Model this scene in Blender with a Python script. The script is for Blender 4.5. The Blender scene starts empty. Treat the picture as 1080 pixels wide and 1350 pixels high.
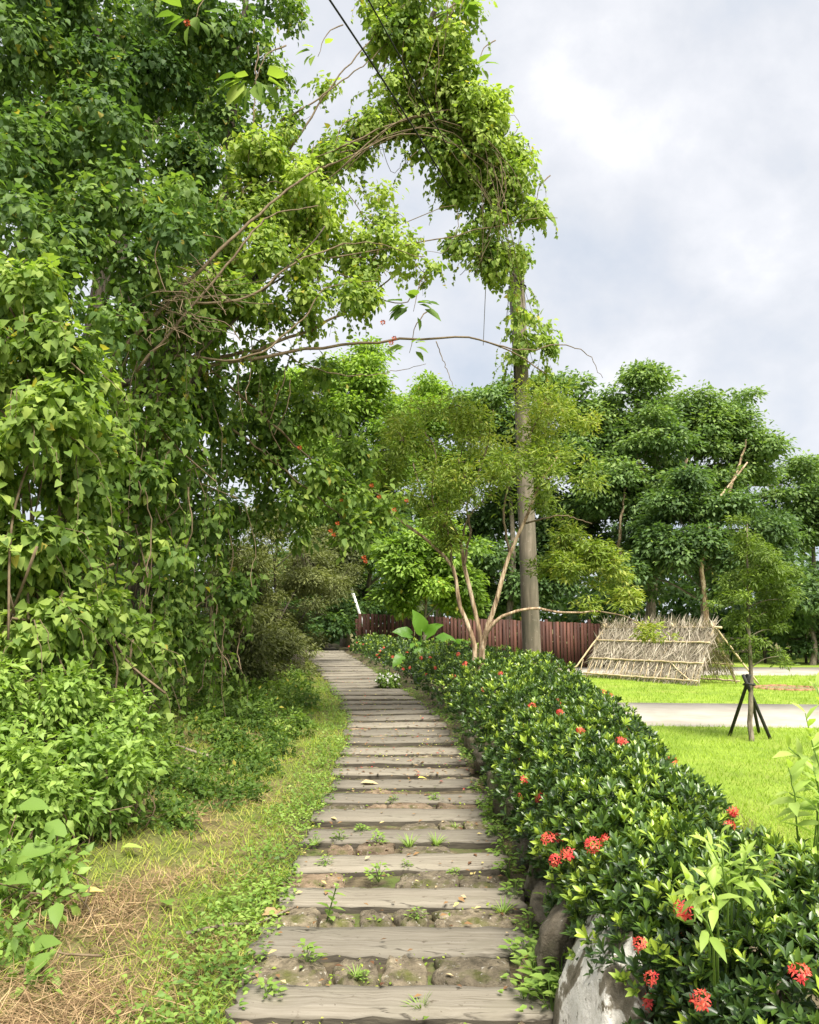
import bpy, math, random
import numpy as np

random.seed(11)
rng = np.random.default_rng(11)
sc = bpy.context.scene
col = sc.collection
D2R = math.pi / 180

# ------------------------------------------------------------------ camera
EYE, PITCH, FOC = 1.36, 7.9 * D2R, 1080.0
cd = bpy.data.cameras.new('camera')
cam = bpy.data.objects.new('camera', cd)
col.objects.link(cam)
cam.location = (0, 0, EYE)
cam.rotation_euler = (math.pi / 2 + PITCH, 0, 0)
cd.sensor_fit = 'HORIZONTAL'
cd.sensor_width = 36
cd.lens = 36
cd.clip_start, cd.clip_end = 0.05, 3000
sc.camera = cam

# ------------------------------------------------------------------ sky, sun, exposure
SUN_EL, SUN_AZ = 57 * D2R, 158 * D2R      # azimuth measured from +Y towards +X
w = bpy.data.worlds.new('World')
sc.world = w
w.use_nodes = True
nt = w.node_tree
nt.nodes.clear()


def N(tree, kind, **kw):
    n = tree.nodes.new(kind)
    for k, v in kw.items():
        if k.startswith('i_'):
            key = k[2:]
            n.inputs[int(key) if key.isdigit() else key.replace('_', ' ')].default_value = v
        else:
            setattr(n, k, v)
    return n


def ramp(tree, stops, fac=None, interp='LINEAR'):
    r = tree.nodes.new('ShaderNodeValToRGB')
    r.color_ramp.interpolation = interp
    e = r.color_ramp.elements
    while len(e) < len(stops):
        e.new(0.5)
    for i, (p, c) in enumerate(stops):
        e[i].position = p
        e[i].color = (*c, 1) if len(c) == 3 else c
    if fac is not None:
        tree.links.new(fac, r.inputs[0])
    return r


def mixc(tree, fac, a, b, blend='MIX'):
    m = tree.nodes.new('ShaderNodeMix')
    m.data_type = 'RGBA'
    m.blend_type = blend
    for i, v in ((0, fac), (6, a), (7, b)):
        if hasattr(v, 'is_output'):
            tree.links.new(v, m.inputs[i])
        elif isinstance(v, (int, float)):
            m.inputs[i].default_value = v
        else:
            m.inputs[i].default_value = (*v, 1)
    return m.outputs[2]


L = nt.links.new
sky = N(nt, 'ShaderNodeTexSky', sky_type='NISHITA', sun_disc=False)
sky.sun_elevation, sky.sun_rotation = SUN_EL, SUN_AZ
tc = N(nt, 'ShaderNodeTexCoord')
mp = N(nt, 'ShaderNodeMapping')
mp.inputs['Scale'].default_value = (1.0, 1.0, 1.25)
mp.inputs['Location'].default_value = (1.15, 0.7, 0.4)
L(tc.outputs['Generated'], mp.inputs['Vector'])
n1 = N(nt, 'ShaderNodeTexNoise', i_Scale=3.6, i_Detail=9.0, i_Roughness=0.56, i_Distortion=0.1)
L(mp.outputs[0], n1.inputs['Vector'])
n2 = N(nt, 'ShaderNodeTexNoise', i_Scale=1.1, i_Detail=3.0)
L(mp.outputs[0], n2.inputs['Vector'])
sep = N(nt, 'ShaderNodeSeparateXYZ')
L(tc.outputs['Generated'], sep.inputs[0])
elev = N(nt, 'ShaderNodeMapRange')
for k, v in ((1, 0.0), (2, 0.75), (3, 0.0), (4, 1.0)):
    elev.inputs[k].default_value = v
L(sep.outputs['Z'], elev.inputs[0])
ad = N(nt, 'ShaderNodeMath', operation='ADD')
m1 = N(nt, 'ShaderNodeMath', operation='MULTIPLY', i_1=0.21)
L(elev.outputs[0], m1.inputs[0])
m2 = N(nt, 'ShaderNodeMath', operation='MULTIPLY', i_1=0.86)
L(n1.outputs[0], m2.inputs[0])
L(m1.outputs[0], ad.inputs[0])
L(m2.outputs[0], ad.inputs[1])
ad2 = N(nt, 'ShaderNodeMath', operation='MULTIPLY_ADD', i_1=0.30)
L(n2.outputs[0], ad2.inputs[0])
L(ad.outputs[0], ad2.inputs[2])
cr = ramp(nt, [(0.44, (0.130, 0.147, 0.172)), (0.56, (0.160, 0.170, 0.187)), (0.64, (0.181, 0.186, 0.197)), (0.72, (0.206, 0.208, 0.216)), (0.80, (0.245, 0.245, 0.248)),
               (0.95, (0.30, 0.30, 0.30))], ad2.outputs[0])
bgc = N(nt, 'ShaderNodeBackground', i_Strength=1.03)
L(cr.outputs[0], bgc.inputs[0])
bgs = N(nt, 'ShaderNodeBackground', i_Strength=0.05)
L(sky.outputs[0], bgs.inputs[0])
mxs = N(nt, 'ShaderNodeMixShader', i_0=0.93)
L(bgs.outputs[0], mxs.inputs[1])
L(bgc.outputs[0], mxs.inputs[2])
wo = N(nt, 'ShaderNodeOutputWorld')
L(mxs.outputs[0], wo.inputs[0])

sd = bpy.data.lights.new('sun', 'SUN')
sd.energy = 2.3
sd.angle = 30 * D2R
sd.color = (1.0, 0.95, 0.85)
sun = bpy.data.objects.new('sun', sd)
col.objects.link(sun)
sun.rotation_euler = (math.pi / 2 - SUN_EL, 0, math.pi - SUN_AZ)

vs = sc.view_settings
sc.display_settings.display_device = 'sRGB'
vs.view_transform = 'Standard'
vs.look = 'None'
vs.gamma = 1
vs.exposure = 2.2
vs.use_curve_mapping = False
sc.render.engine = 'CYCLES'
cy = sc.cycles
cy.max_bounces, cy.diffuse_bounces, cy.glossy_bounces, cy.transmission_bounces = 7, 4, 2, 4
cy.use_denoising = True
cy.sample_clamp_indirect = 6

# ------------------------------------------------------------------ helpers


def ray(px, py):
    a, b = (px - 540) / FOC, (675 - py) / FOC
    return np.array([a, math.cos(PITCH) - b * math.sin(PITCH), math.sin(PITCH) + b * math.cos(PITCH)])


def P(px, py, Y):
    d = ray(px, py)
    return d * (Y / d[1]) + np.array([0, 0, EYE])


def depth(p):
    p = np.asarray(p, float)
    return p[..., 1] * math.cos(PITCH) + (p[..., 2] - EYE) * math.sin(PITCH)


def project(p):
    p = np.asarray(p, float)
    zc = np.maximum(depth(p), 1e-3)
    yc = -p[..., 1] * math.sin(PITCH) + (p[..., 2] - EYE) * math.cos(PITCH)
    return 540 + FOC * p[..., 0] / zc, 675 - FOC * yc / zc, zc


def interp(x, xs, ys):
    return np.interp(x, xs, ys)


def pz(y):
    return np.interp(y, [-60, 0, 3, 5, 7, 10.6, 15.7, 20, 24.8, 34, 60], [-.1, -.02, .0, .04, .07, .16, .29, .43, .60, .8, .8])


def xc(y):
    return np.interp(y, [-60, 0, 7, 8.5, 9.5, 10.6, 11.8, 13, 14.3, 15.7, 20, 24.8, 34, 60],
                     [-.06, -.06, -.05, -.07, -.12, -.19, -.31, -.47, -.67, -.90, -1.68, -2.55, -4.4, -10])


def sm(t):
    t = np.clip(t, 0, 1)
    return t * t * (3 - 2 * t)


LAWN_Z = -0.10


def gz(x, y):
    """Height of the terrain."""
    x = np.asarray(x, float)
    y = np.asarray(y, float)
    rel = x - xc(y)
    base = pz(y)
    bank = 0.34 * sm((-rel - 0.75) / 2.6) + 0.5 * sm((-rel - 3.2) / 5)
    z = base + bank - 0.035
    z = z + 0.02 * np.sin(x * 5.1 + 1) * np.cos(y * 4.3) * sm((-rel - .7) / .6)
    t = sm((rel - 1.0) / 1.5)
    return z * (1 - t) + LAWN_Z * t


def G(px, py):
    """Point of the terrain seen at a pixel of the photograph."""
    d = ray(px, py)
    t = (0 - EYE) / d[2]
    for _ in range(12):
        p = d * t
        t = (float(gz(p[0], p[1])) - EYE) / d[2]
    return d * t + np.array([0, 0, EYE])


def nrmz(v):
    return v / np.maximum(np.linalg.norm(v, axis=-1, keepdims=True), 1e-9)


def rv(n):
    return nrmz(rng.normal(size=(n, 3)))


class MB:
    """Collects triangles; build() links them as one mesh object."""

    def __init__(self):
        self.V, self.F, self.T, self.M = [], [], [], []
        self.n = 0

    def add(self, V, F, tone=0.5, mi=0):
        V = np.asarray(V, np.float32).reshape(-1, 3)
        F = np.asarray(F, np.int32).reshape(-1, 3)
        self.V.append(V)
        self.F.append(F + self.n)
        t = np.empty(len(V), np.float32)
        t[:] = tone
        self.T.append(t)
        self.M.append(np.full(len(F), mi, np.int32))
        self.n += len(V)

    def mesh(self, name, mats, origin=(0, 0, 0), smooth=True):
        V = np.concatenate(self.V) - np.asarray(origin, np.float32)
        F = np.concatenate(self.F)
        me = bpy.data.meshes.new(name)
        me.vertices.add(len(V))
        me.vertices.foreach_set('co', V.ravel())
        me.loops.add(F.size)
        me.loops.foreach_set('vertex_index', F.ravel())
        me.polygons.add(len(F))
        me.polygons.foreach_set('loop_start', np.arange(0, F.size, 3, dtype=np.int32))
        me.polygons.foreach_set('material_index', np.concatenate(self.M))
        if smooth:
            me.polygons.foreach_set('use_smooth', np.ones(len(F), bool))
        a = me.attributes.new('tone', 'FLOAT', 'POINT')
        a.data.foreach_set('value', np.concatenate(self.T))
        me.update(calc_edges=True)
        for m in (mats if isinstance(mats, (list, tuple)) else [mats]):
            me.materials.append(m)
        return me

    def build(self, name, mats, parent=None, kind=None, smooth=True, origin=None, label=None):
        o0 = parent_origin(parent) if origin is None else np.asarray(origin, float)
        me = self.mesh(name, mats, o0, smooth)
        o = bpy.data.objects.new(name, me)
        col.objects.link(o)
        if parent is not None:
            o.parent = parent
            if origin is not None:
                o.location = np.asarray(origin) - parent_origin(parent)
        elif origin is not None:
            o.location = origin
        if kind:
            o['kind'] = kind
        if label:
            o['label'] = label
        return o


def parent_origin(p):
    o = np.zeros(3)
    while p is not None:
        o = o + np.array(p.location)
        p = p.parent
    return o


def thing(name, loc, label, cat, group=None):
    o = bpy.data.objects.new(name, None)
    o.empty_display_size = 0.1
    o.location = [float(c) for c in loc]
    col.objects.link(o)
    tag(o, label, cat, group)
    return o


def tag(o, label, cat, group=None):
    o['label'], o['category'] = label, cat
    if group:
        o['group'] = group
    return o


def inst(name, me, parent, M, kind=None):
    """One more object of a shared mesh, M = world 4x4 (parents carry no rotation)."""
    o = bpy.data.objects.new(name, me)
    col.objects.link(o)
    if parent is not None:
        o.parent = parent
    M = np.array(M, float)
    M[:3, 3] -= parent_origin(parent)
    from mathutils import Matrix
    o.matrix_basis = Matrix(M.tolist())
    return o


def tube(mb, pts, rad, sides=6, tone=0.5, cap=True, jit=0.0):
    pts = np.asarray(pts, float)
    n = len(pts)
    rad = np.broadcast_to(np.asarray(rad, float), (n,)) if np.ndim(rad) else np.full(n, float(rad))
    tan = nrmz(np.gradient(pts, axis=0))
    ref = np.array([0, 0, 1.0]) if abs(tan[0][2]) < .9 else np.array([1.0, 0, 0])
    V = []
    a = np.arange(sides) / sides * 2 * math.pi
    for i in range(n):
        u = ref - tan[i] * (ref @ tan[i])
        u = u / (np.linalg.norm(u) + 1e-9)
        ref = u
        v = np.cross(tan[i], u)
        rr = rad[i] * (1 + jit * rng.uniform(-1, 1, sides))
        V.append(pts[i] + (np.cos(a) * rr)[:, None] * u + (np.sin(a) * rr)[:, None] * v)
    V = np.concatenate(V)
    F = []
    for i in range(n - 1):
        for k in range(sides):
            p, q = i * sides + k, i * sides + (k + 1) % sides
            F += [(p, q, q + sides), (p, q + sides, p + sides)]
    if cap:
        m = len(V)
        V = np.concatenate([V, pts[:1], pts[-1:]])
        for k in range(sides):
            F.append((m, (k + 1) % sides, k))
            F.append((m + 1, (n - 1) * sides + k, (n - 1) * sides + (k + 1) % sides))
    mb.add(V, F, tone)


def curve(ctrl, n=16, wob=0.0):
    """Smooth Catmull-Rom curve through control points."""
    c = np.asarray(ctrl, float)
    c = np.concatenate([[2 * c[0] - c[1]], c, [2 * c[-1] - c[-2]]])
    out = []
    segs = len(c) - 3
    per = max(2, n // segs)
    for i in range(segs):
        p0, p1, p2, p3 = c[i:i + 4]
        for t in np.arange(per) / per:
            out.append(.5 * (2 * p1 + (p2 - p0) * t + (2 * p0 - 5 * p1 + 4 * p2 - p3) * t * t + (3 * p1 - p0 - 3 * p2 + p3) * t ** 3))
    out.append(c[-2])
    out = np.array(out)
    if wob:
        k = rng.normal(size=out.shape) * wob
        k[0] = 0
        out = out + k
    return out


BOXF = [(0, 2, 1), (0, 3, 2), (4, 5, 6), (4, 6, 7), (0, 1, 5), (0, 5, 4), (1, 2, 6), (1, 6, 5), (2, 3, 7), (2, 7, 6), (3, 0, 4), (3, 4, 7)]


def box(mb, c, s, tone=0.5, axes=None):
    c = np.asarray(c, float)
    sx, sy, sz = np.asarray(s, float) / 2
    V = np.array([(-sx, -sy, -sz), (sx, -sy, -sz), (sx, sy, -sz), (-sx, sy, -sz), (-sx, -sy, sz), (sx, -sy, sz), (sx, sy, sz), (-sx, sy, sz)])
    if axes is not None:
        V = V @ np.asarray(axes)
    mb.add(V + c, BOXF, tone)


# ---- leaf shapes: x across, y along from the stalk, z up
def leafshape(outline, fold=0.12, droop=0.12, stalk=0.0):
    """outline = [(y, halfwidth)...] between base and tip."""
    V, F = [(0, 0, 0)], []
    ys = [y for y, _ in outline]
    for y, h in outline:
        z = -droop * y * y
        V += [(-h, y, z + fold * h * 2), (0, y, z), (h, y, z + fold * h * 2)]
    V.append((0, 1, -droop))
    n = len(outline)
    F += [(0, 2, 1), (0, 3, 2)]
    for i in range(n - 1):
        a, b = 1 + 3 * i, 4 + 3 * i
        F += [(a, a + 1, b + 1), (a, b + 1, b), (a + 1, a + 2, b + 2), (a + 1, b + 2, b + 1)]
    a, t = 1 + 3 * (n - 1), 1 + 3 * n
    F += [(a, a + 1, t), (a + 1, a + 2, t)]
    V = np.array(V, float)
    if stalk:
        V[:, 1] += stalk
    return V, np.array(F)


def heart_shape():
    V = np.array([(0, 0, 0), (-.26, -.10, .06), (-.43, .14, .10), (-.36, .45, .05), (0, .5, -.05), (.36, .45, .05), (.43, .14, .10), (.26, -.10, .06), (0, 1, -.24), (0, .2, 0)])
    F = np.array([(0, 9, 1), (1, 9, 2), (2, 9, 4), (2, 4, 3), (3, 4, 8), (8, 4, 5), (5, 4, 6), (4, 9, 6), (6, 9, 7), (7, 9, 0)])
    return V, F


HEART = heart_shape()
OVATE = leafshape([(.28, .27), (.62, .22)], .15, .18)
LANCE = leafshape([(.34, .12), (.72, .165)], .2, .15)
LONG = leafshape([(.25, .13), (.6, .15)], .2, .3)
HEART_S = (np.array([(0, 0, 0), (-.42, .10, .09), (-.34, .48, .03), (0, 1, -.22), (.34, .48, .03), (.42, .10, .09), (0, .42, -.04)]), np.array([(0, 6, 1), (1, 6, 2), (2, 6, 3), (3, 6, 4), (4, 6, 5), (5, 6, 0)]))
OVATE_S = leafshape([(.40, .27)], .15, .18)
LANCE_S = leafshape([(.60, .17)], .2, .15)
LIGHT = {id(HEART[0]): HEART_S, id(OVATE[0]): OVATE_S}
DIAM = (np.array([(0, 0, 0), (-.27, .42, .06), (0, 1, -.12), (.27, .42, .06)]), np.array([(0, 2, 1), (0, 3, 2)]))
NARROW = (np.array([(0, 0, 0), (-.15, .45, .05), (0, 1, -.1), (.15, .45, .05)]), np.array([(0, 2, 1), (0, 3, 2)]))


def frames(d, n):
    y = nrmz(d)
    z = nrmz(n - (n * y).sum(-1, keepdims=True) * y)
    x = np.cross(y, z)
    return x, y, z


def put_leaves(mb, shape, pos, d, n, size, tone):
    T, F = shape
    x, y, z = frames(d, n)
    size = np.broadcast_to(np.asarray(size, float), (len(pos),))
    V = pos[:, None, :] + size[:, None, None] * (T[None, :, 0:1] * x[:, None] + T[None, :, 1:2] * y[:, None] + T[None, :, 2:3] * z[:, None])
    k = len(T)
    FF = F[None] + (np.arange(len(pos)) * k)[:, None, None]
    if len(pos) > 400:
        tone = np.where(rng.random(len(pos)) < .012, 1.0, np.clip(tone, 0, .93))
    mb.add(V.reshape(-1, 3), FF.reshape(-1, 3), np.repeat(np.clip(tone, 0, 1), k))


def pick_front(pos, size, maxn=300, cell=14, keep=None):
    """Indices of the leaves that show largest: the nearest one in each cell of view."""
    px, py, zc = project(pos)
    ok = (px > 0) & (px < 1080) & (py > 0) & (py < 1350)
    if keep is not None:
        ok &= keep(px, py)
    idx = np.nonzero(ok)[0]
    order = idx[np.argsort(zc[idx])]
    seen, out = set(), []
    for i in order:
        k = (int(px[i] // cell), int(py[i] // cell))
        if k not in seen:
            seen.add(k)
            out.append(i)
    out = np.array(out, int)
    s = np.broadcast_to(size, (len(pos),))[out] / zc[out]
    return out[np.argsort(-s)][:maxn]


_variants = {}


def leaf_parts(parent, name, shape, mat, pos, d, n, size, tone):
    """Each leaf an object of its own; meshes shared between leaves of like tone."""
    x, y, z = frames(d, n)
    size = np.broadcast_to(size, (len(pos),))
    po = parent_origin(parent)
    from mathutils import Matrix
    for i in range(len(pos)):
        q = int(np.clip(tone[i], 0, .999) * 6)
        key = (id(shape), mat.name, q)
        if key not in _variants:
            mb = MB()
            mb.add(shape[0], shape[1], (q + .5) / 6)
            _variants[key] = mb.mesh('leaf', mat)
        o = bpy.data.objects.new(name, _variants[key])
        s = float(size[i])
        M = np.eye(4)
        M[:3, 0], M[:3, 1], M[:3, 2], M[:3, 3] = x[i] * s, y[i] * s, z[i] * s, pos[i] - po
        o.matrix_basis = Matrix(M.tolist())
        o.parent = parent
        col.objects.link(o)


def foliage(parent, name, shape, mat, pos, d, n, size, tone, parts=0, cell=14, label=None, keep=None):
    """Foliage of one plant: the leaves that show largest singly, the rest as one part."""
    size = np.broadcast_to(size, (len(pos),)).copy()
    if parts:
        f = pick_front(pos, size, parts, cell, keep)
        leaf_parts(parent, 'leaf', shape, mat, pos[f], d[f], n[f], size[f], tone[f])
        m = np.ones(len(pos), bool)
        m[f] = False
        pos, d, n, size, tone = pos[m], d[m], n[m], size[m], tone[m]
    mb = MB()
    put_leaves(mb, LIGHT.get(id(shape[0]), shape), pos, d, n, size, tone)
    return mb.build(name, mat, parent, kind='stuff', smooth=False, label=label)


def clump_points(clumps, nsub, nleaf, sub_r, flat=.7, up=.6, droop=.5, fill=.75, tonejit=.16, spread=.35, ysq=1.0, outw=.5):
    """clumps: (x,y,z,r[,tone]). Leaves gather in small sprays over each clump's shell.
    Returns pos, dir, normal, tone, and the spray centres with their clump index."""
    C = np.array([c[:3] for c in clumps], float)
    R = np.array([c[3] for c in clumps], float)
    TT = np.array([c[4] if len(c) > 4 else .5 for c in clumps], float)
    wgt = R ** 2 / (R ** 2).sum()
    k = rng.choice(len(C), nsub, p=wgt)
    u = rv(nsub)
    u[:, 2] += .18
    u = nrmz(u)
    rr = R[k] * (fill + (1.08 - fill) * rng.random(nsub) ** .6)
    rr = rr * (1 + .16 * np.sin(u[:, 0] * 5 + k) * np.cos(u[:, 2] * 6 + 2 * k))
    sc_ = C[k] + u * rr[:, None] * np.array([1, ysq, .88])
    st = TT[k] + rng.normal(size=nsub) * tonejit
    j = np.repeat(np.arange(nsub), nleaf)
    m = len(j)
    sr = sub_r * rng.uniform(.55, 1.35, nsub)
    pos = sc_[j] + rv(m) * (rng.random(m) ** .5)[:, None] * np.array([1, 1, flat]) * sr[j][:, None] * 1.15
    out = nrmz(pos - C[k][j])
    loc = nrmz(pos - sc_[j] + rng.normal(size=(m, 3)) * sub_r * .2)
    nn = nrmz(out * outw + np.array([0, 0, up]) + loc * .25 + rng.normal(size=(m, 3)) * spread)
    dd = nrmz(loc * .8 + out * .35 + np.array([0, 0, -droop]) + rng.normal(size=(m, 3)) * .35)
    tone = st[j] + rng.normal(size=m) * .09
    return pos, dd, nn, tone, sc_, k


def lumpy(cl, n=5, k=.5, off=.74):
    """Break each clump into a few smaller uneven ones."""
    out = []
    for c in cl:
        t = c[4] if len(c) > 4 else .5
        for u in rv(n):
            q = np.array(c[:3]) + u * c[3] * off * rng.uniform(.7, 1.25)
            out.append((*q, c[3] * k * rng.uniform(.65, 1.2), t + rng.normal() * .07))
    return out


def at_clumps(lst, tone=.5):
    """(px, py, Y, radius in px[, tone]) of the photograph to world clumps."""
    out = []
    for c in lst:
        p = P(c[0], c[1], c[2])
        out.append((*p, c[3] * depth(p) / FOC, c[4] if len(c) > 4 else tone))
    return out


# ------------------------------------------------------------------ materials


def newmat(name):
    m = bpy.data.materials.new(name)
    m.use_nodes = True
    t = m.node_tree
    t.nodes.clear()
    o = t.nodes.new('ShaderNodeOutputMaterial')
    b = t.nodes.new('ShaderNodeBsdfPrincipled')
    t.links.new(b.outputs[0], o.inputs[0])
    return m, t, b, o


def leafmat(name, stops, trans=.35, rough=.5, spec=.35, tcol=(1.25, 1.35, .55), old=None):
    if old:
        stops = [(p * .94, c) for p, c in stops] + [(.97, old), (1, old)]
    m, t, b, o = newmat(name)
    a = N(t, 'ShaderNodeAttribute', attribute_name='tone')
    r = ramp(t, stops, a.outputs['Fac'])
    t.links.new(r.outputs[0], b.inputs['Base Color'])
    b.inputs['Roughness'].default_value = rough
    b.inputs['Specular IOR Level'].default_value = spec
    tr = t.nodes.new('ShaderNodeBsdfTranslucent')
    tcx = mixc(t, 1.0, r.outputs[0], tcol, 'MULTIPLY')
    t.links.new(tcx, tr.inputs[0])
    mx = N(t, 'ShaderNodeMixShader', i_0=trans)
    t.links.new(b.outputs[0], mx.inputs[1])
    t.links.new(tr.outputs[0], mx.inputs[2])
    t.links.new(mx.outputs[0], o.inputs[0])
    return m


def surfmat(name, stops, scale=8.0, stretch=(1, 1, 1), detail=8.0, rough=.85, bump=.3, bdist=.02, spec=.25, coords='Object', second=None, bscale=None, distort=0.0, vary=0.0, cracks=None):
    """Noise-coloured surface; second = (scale, lo, hi, colour) blotches."""
    m, t, b, o = newmat(name)
    tc_ = t.nodes.new('ShaderNodeTexCoord')
    mp_ = t.nodes.new('ShaderNodeMapping')
    mp_.inputs['Scale'].default_value = stretch
    t.links.new(tc_.outputs[coords], mp_.inputs[0])
    no = N(t, 'ShaderNodeTexNoise', i_Scale=scale, i_Detail=detail, i_Roughness=.62, i_Distortion=distort)
    t.links.new(mp_.outputs[0], no.inputs['Vector'])
    r = ramp(t, stops, no.outputs[0])
    c = r.outputs[0]
    if second:
        for (s2, lo, hi, c2) in (second if isinstance(second, list) else [second]):
            n2_ = N(t, 'ShaderNodeTexNoise', i_Scale=s2, i_Detail=6.0, i_Roughness=.6)
            t.links.new(tc_.outputs[coords], n2_.inputs['Vector'])
            f = ramp(t, [(lo, (0, 0, 0)), (hi, (1, 1, 1))], n2_.outputs[0])
            c = mixc(t, f.outputs[0], c, c2)
    if cracks:
        mc = t.nodes.new('ShaderNodeMapping')
        mc.inputs['Scale'].default_value = cracks
        t.links.new(mp_.inputs[0].links[0].from_socket, mc.inputs[0])
        nc = N(t, 'ShaderNodeTexNoise', i_Scale=1.0, i_Detail=5.0, i_Roughness=.55)
        t.links.new(mc.outputs[0], nc.inputs['Vector'])
        fc = ramp(t, [(.485, (0, 0, 0)), (.5, (1, 1, 1)), (.515, (0, 0, 0))], nc.outputs[0])
        ng = N(t, 'ShaderNodeTexNoise', i_Scale=2.6, i_Detail=3.0)
        t.links.new(tc_.outputs[coords], ng.inputs['Vector'])
        fg = ramp(t, [(.48, (0, 0, 0)), (.60, (.9, .9, .9))], ng.outputs[0])
        c = mixc(t, mixc(t, 1.0, fc.outputs[0], fg.outputs[0], 'MULTIPLY'), c, (.040, .033, .025))
    if vary:
        oi = t.nodes.new('ShaderNodeObjectInfo')
        vr = ramp(t, [(0, (1 - vary,) * 3), (1, (1 + vary, 1 + vary * .95, 1 + vary * .85))], oi.outputs['Random'])
        c = mixc(t, 1.0, c, vr.outputs[0], 'MULTIPLY')
        so = N(t, 'ShaderNodeVectorMath', operation='ADD')
        t.links.new(tc_.outputs[coords], so.inputs[0])
        sh = N(t, 'ShaderNodeMath', operation='MULTIPLY', i_1=37.0)
        t.links.new(oi.outputs['Random'], sh.inputs[0])
        t.links.new(sh.outputs[0], so.inputs[1])
        t.links.new(so.outputs[0], mp_.inputs[0])
    t.links.new(c, b.inputs['Base Color'])
    b.inputs['Roughness'].default_value = rough
    b.inputs['Specular IOR Level'].default_value = spec
    if bump:
        bp = N(t, 'ShaderNodeBump', i_Strength=bump, i_Distance=bdist)
        if bscale:
            nb = N(t, 'ShaderNodeTexNoise', i_Scale=bscale, i_Detail=8.0, i_Roughness=.65)
            t.links.new(mp_.outputs[0], nb.inputs['Vector'])
            t.links.new(nb.outputs[0], bp.inputs['Height'])
        else:
            t.links.new(no.outputs[0], bp.inputs['Height'])
        t.links.new(bp.outputs[0], b.inputs['Normal'])
    return m


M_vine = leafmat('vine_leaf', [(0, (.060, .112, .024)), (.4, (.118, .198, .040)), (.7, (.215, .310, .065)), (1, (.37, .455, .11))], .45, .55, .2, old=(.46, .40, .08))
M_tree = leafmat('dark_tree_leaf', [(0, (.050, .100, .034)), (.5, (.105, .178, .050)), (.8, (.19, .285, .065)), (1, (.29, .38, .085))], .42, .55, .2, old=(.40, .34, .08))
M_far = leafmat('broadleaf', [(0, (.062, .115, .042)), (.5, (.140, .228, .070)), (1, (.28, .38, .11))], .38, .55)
M_fresh = leafmat('fresh_leaf', [(0, (.070, .125, .022)), (.5, (.165, .27, .045)), (1, (.32, .45, .08))], .42, .55, old=(.45, .40, .09))
M_olive = leafmat('olive_leaf', [(0, (.085, .135, .024)), (.5, (.175, .250, .042)), (.85, (.28, .35, .060)), (1, (.38, .37, .075))], .38, .55)
M_feather = leafmat('feathery_leaf', [(0, (.070, .115, .024)), (.5, (.145, .215, .040)), (1, (.27, .36, .065))], .38, .55)
M_dull = leafmat('dull_leaf', [(0, (.060, .072, .024)), (.5, (.135, .155, .048)), (1, (.27, .29, .09))], .3, .6)
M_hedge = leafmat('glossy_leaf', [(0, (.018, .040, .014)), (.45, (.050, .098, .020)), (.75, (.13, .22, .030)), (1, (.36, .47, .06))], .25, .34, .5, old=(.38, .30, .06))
M_pale = leafmat('pale_leaf', [(0, (.24, .36, .07)), (1, (.42, .54, .13))], .45, .5)
M_weed = leafmat('weed_leaf', [(0, (.080, .150, .028)), (.5, (.180, .290, .055)), (1, (.33, .45, .10))], .4, .55)
M_ear = leafmat('elephant_ear_leaf', [(0, (.085, .20, .025)), (1, (.20, .38, .045))], .45, .4)
M_grass = leafmat('grass_blade', [(0, (.10, .17, .025)), (.4, (.24, .33, .04)), (.7, (.38, .42, .075)), (1, (.52, .42, .17))], .35, .6, .2)
M_straw = leafmat('straw', [(0, (.13, .080, .042)), (.5, (.30, .20, .105)), (1, (.50, .37, .20))], .2, .7, .2, (1, .9, .7))
M_lawnblade = leafmat('lawn_blade', [(0, (.15, .245, .022)), (1, (.34, .45, .055))], .35, .6, .2)
M_thatch = leafmat('dry_reed', [(0, (.17, .14, .105)), (.5, (.37, .315, .24)), (1, (.58, .52, .42))], .12, .75, .2, (1, .9, .7))
M_petal = leafmat('red_petal', [(0, (.52, .035, .040)), (.6, (.72, .085, .080)), (1, (.80, .20, .10))], .3, .5, .3, (1.2, .8, .7))
M_white = leafmat('white_petal', [(0, (.6, .6, .55)), (1, (.8, .8, .76))], .2, .6, .2, (1, 1, 1))
M_dead = leafmat('fallen_leaf_skin', [(0, (.10, .045, .025)), (.4, (.27, .16, .07)), (.7, (.48, .38, .22)), (1, (.62, .52, .12))], .15, .7, .2, (1, .9, .6))
M_fruit = leafmat('orange_fruit', [(0, (.30, .05, .02)), (1, (.60, .14, .04))], .1, .6, .3, (1, .7, .5))

M_bark = surfmat('dark_bark', [(.3, (.030, .024, .017)), (.5, (.075, .060, .043)), (.7, (.13, .11, .08))], 26, (1, 1, .22), bump=1.0, bdist=.03)
M_twig = surfmat('brown_twig', [(.3, (.085, .06, .035)), (.7, (.20, .15, .09))], 20, bump=.2)
M_greybark = surfmat('grey_brown_bark', [(.3, (.085, .066, .046)), (.5, (.20, .165, .12)), (.7, (.34, .29, .22))], 24, (1, 1, .2), bump=.9, bdist=.03, second=(6, .5, .65, (.13, .12, .08)))
M_palebark = surfmat('pale_peeling_bark', [(.34, (.10, .065, .038)), (.46, (.26, .175, .105)), (.53, (.44, .33, .215)), (.66, (.58, .47, .34))], 15, (1, 1, .16), bump=.9, bdist=.03, distort=1.2, second=(5, .54, .66, (.20, .14, .085)))
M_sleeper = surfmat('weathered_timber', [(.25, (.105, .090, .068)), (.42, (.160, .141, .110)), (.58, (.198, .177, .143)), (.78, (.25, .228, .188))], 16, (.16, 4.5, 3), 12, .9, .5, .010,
                    second=[(2.2, .50, .74, (.140, .126, .090)), (13, .63, .72, (.082, .066, .046)), (1.1, .5, .7, (.215, .195, .16)), (40, .66, .70, (.09, .075, .055))], vary=.2, cracks=(1.3, 9, 3))
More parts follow.
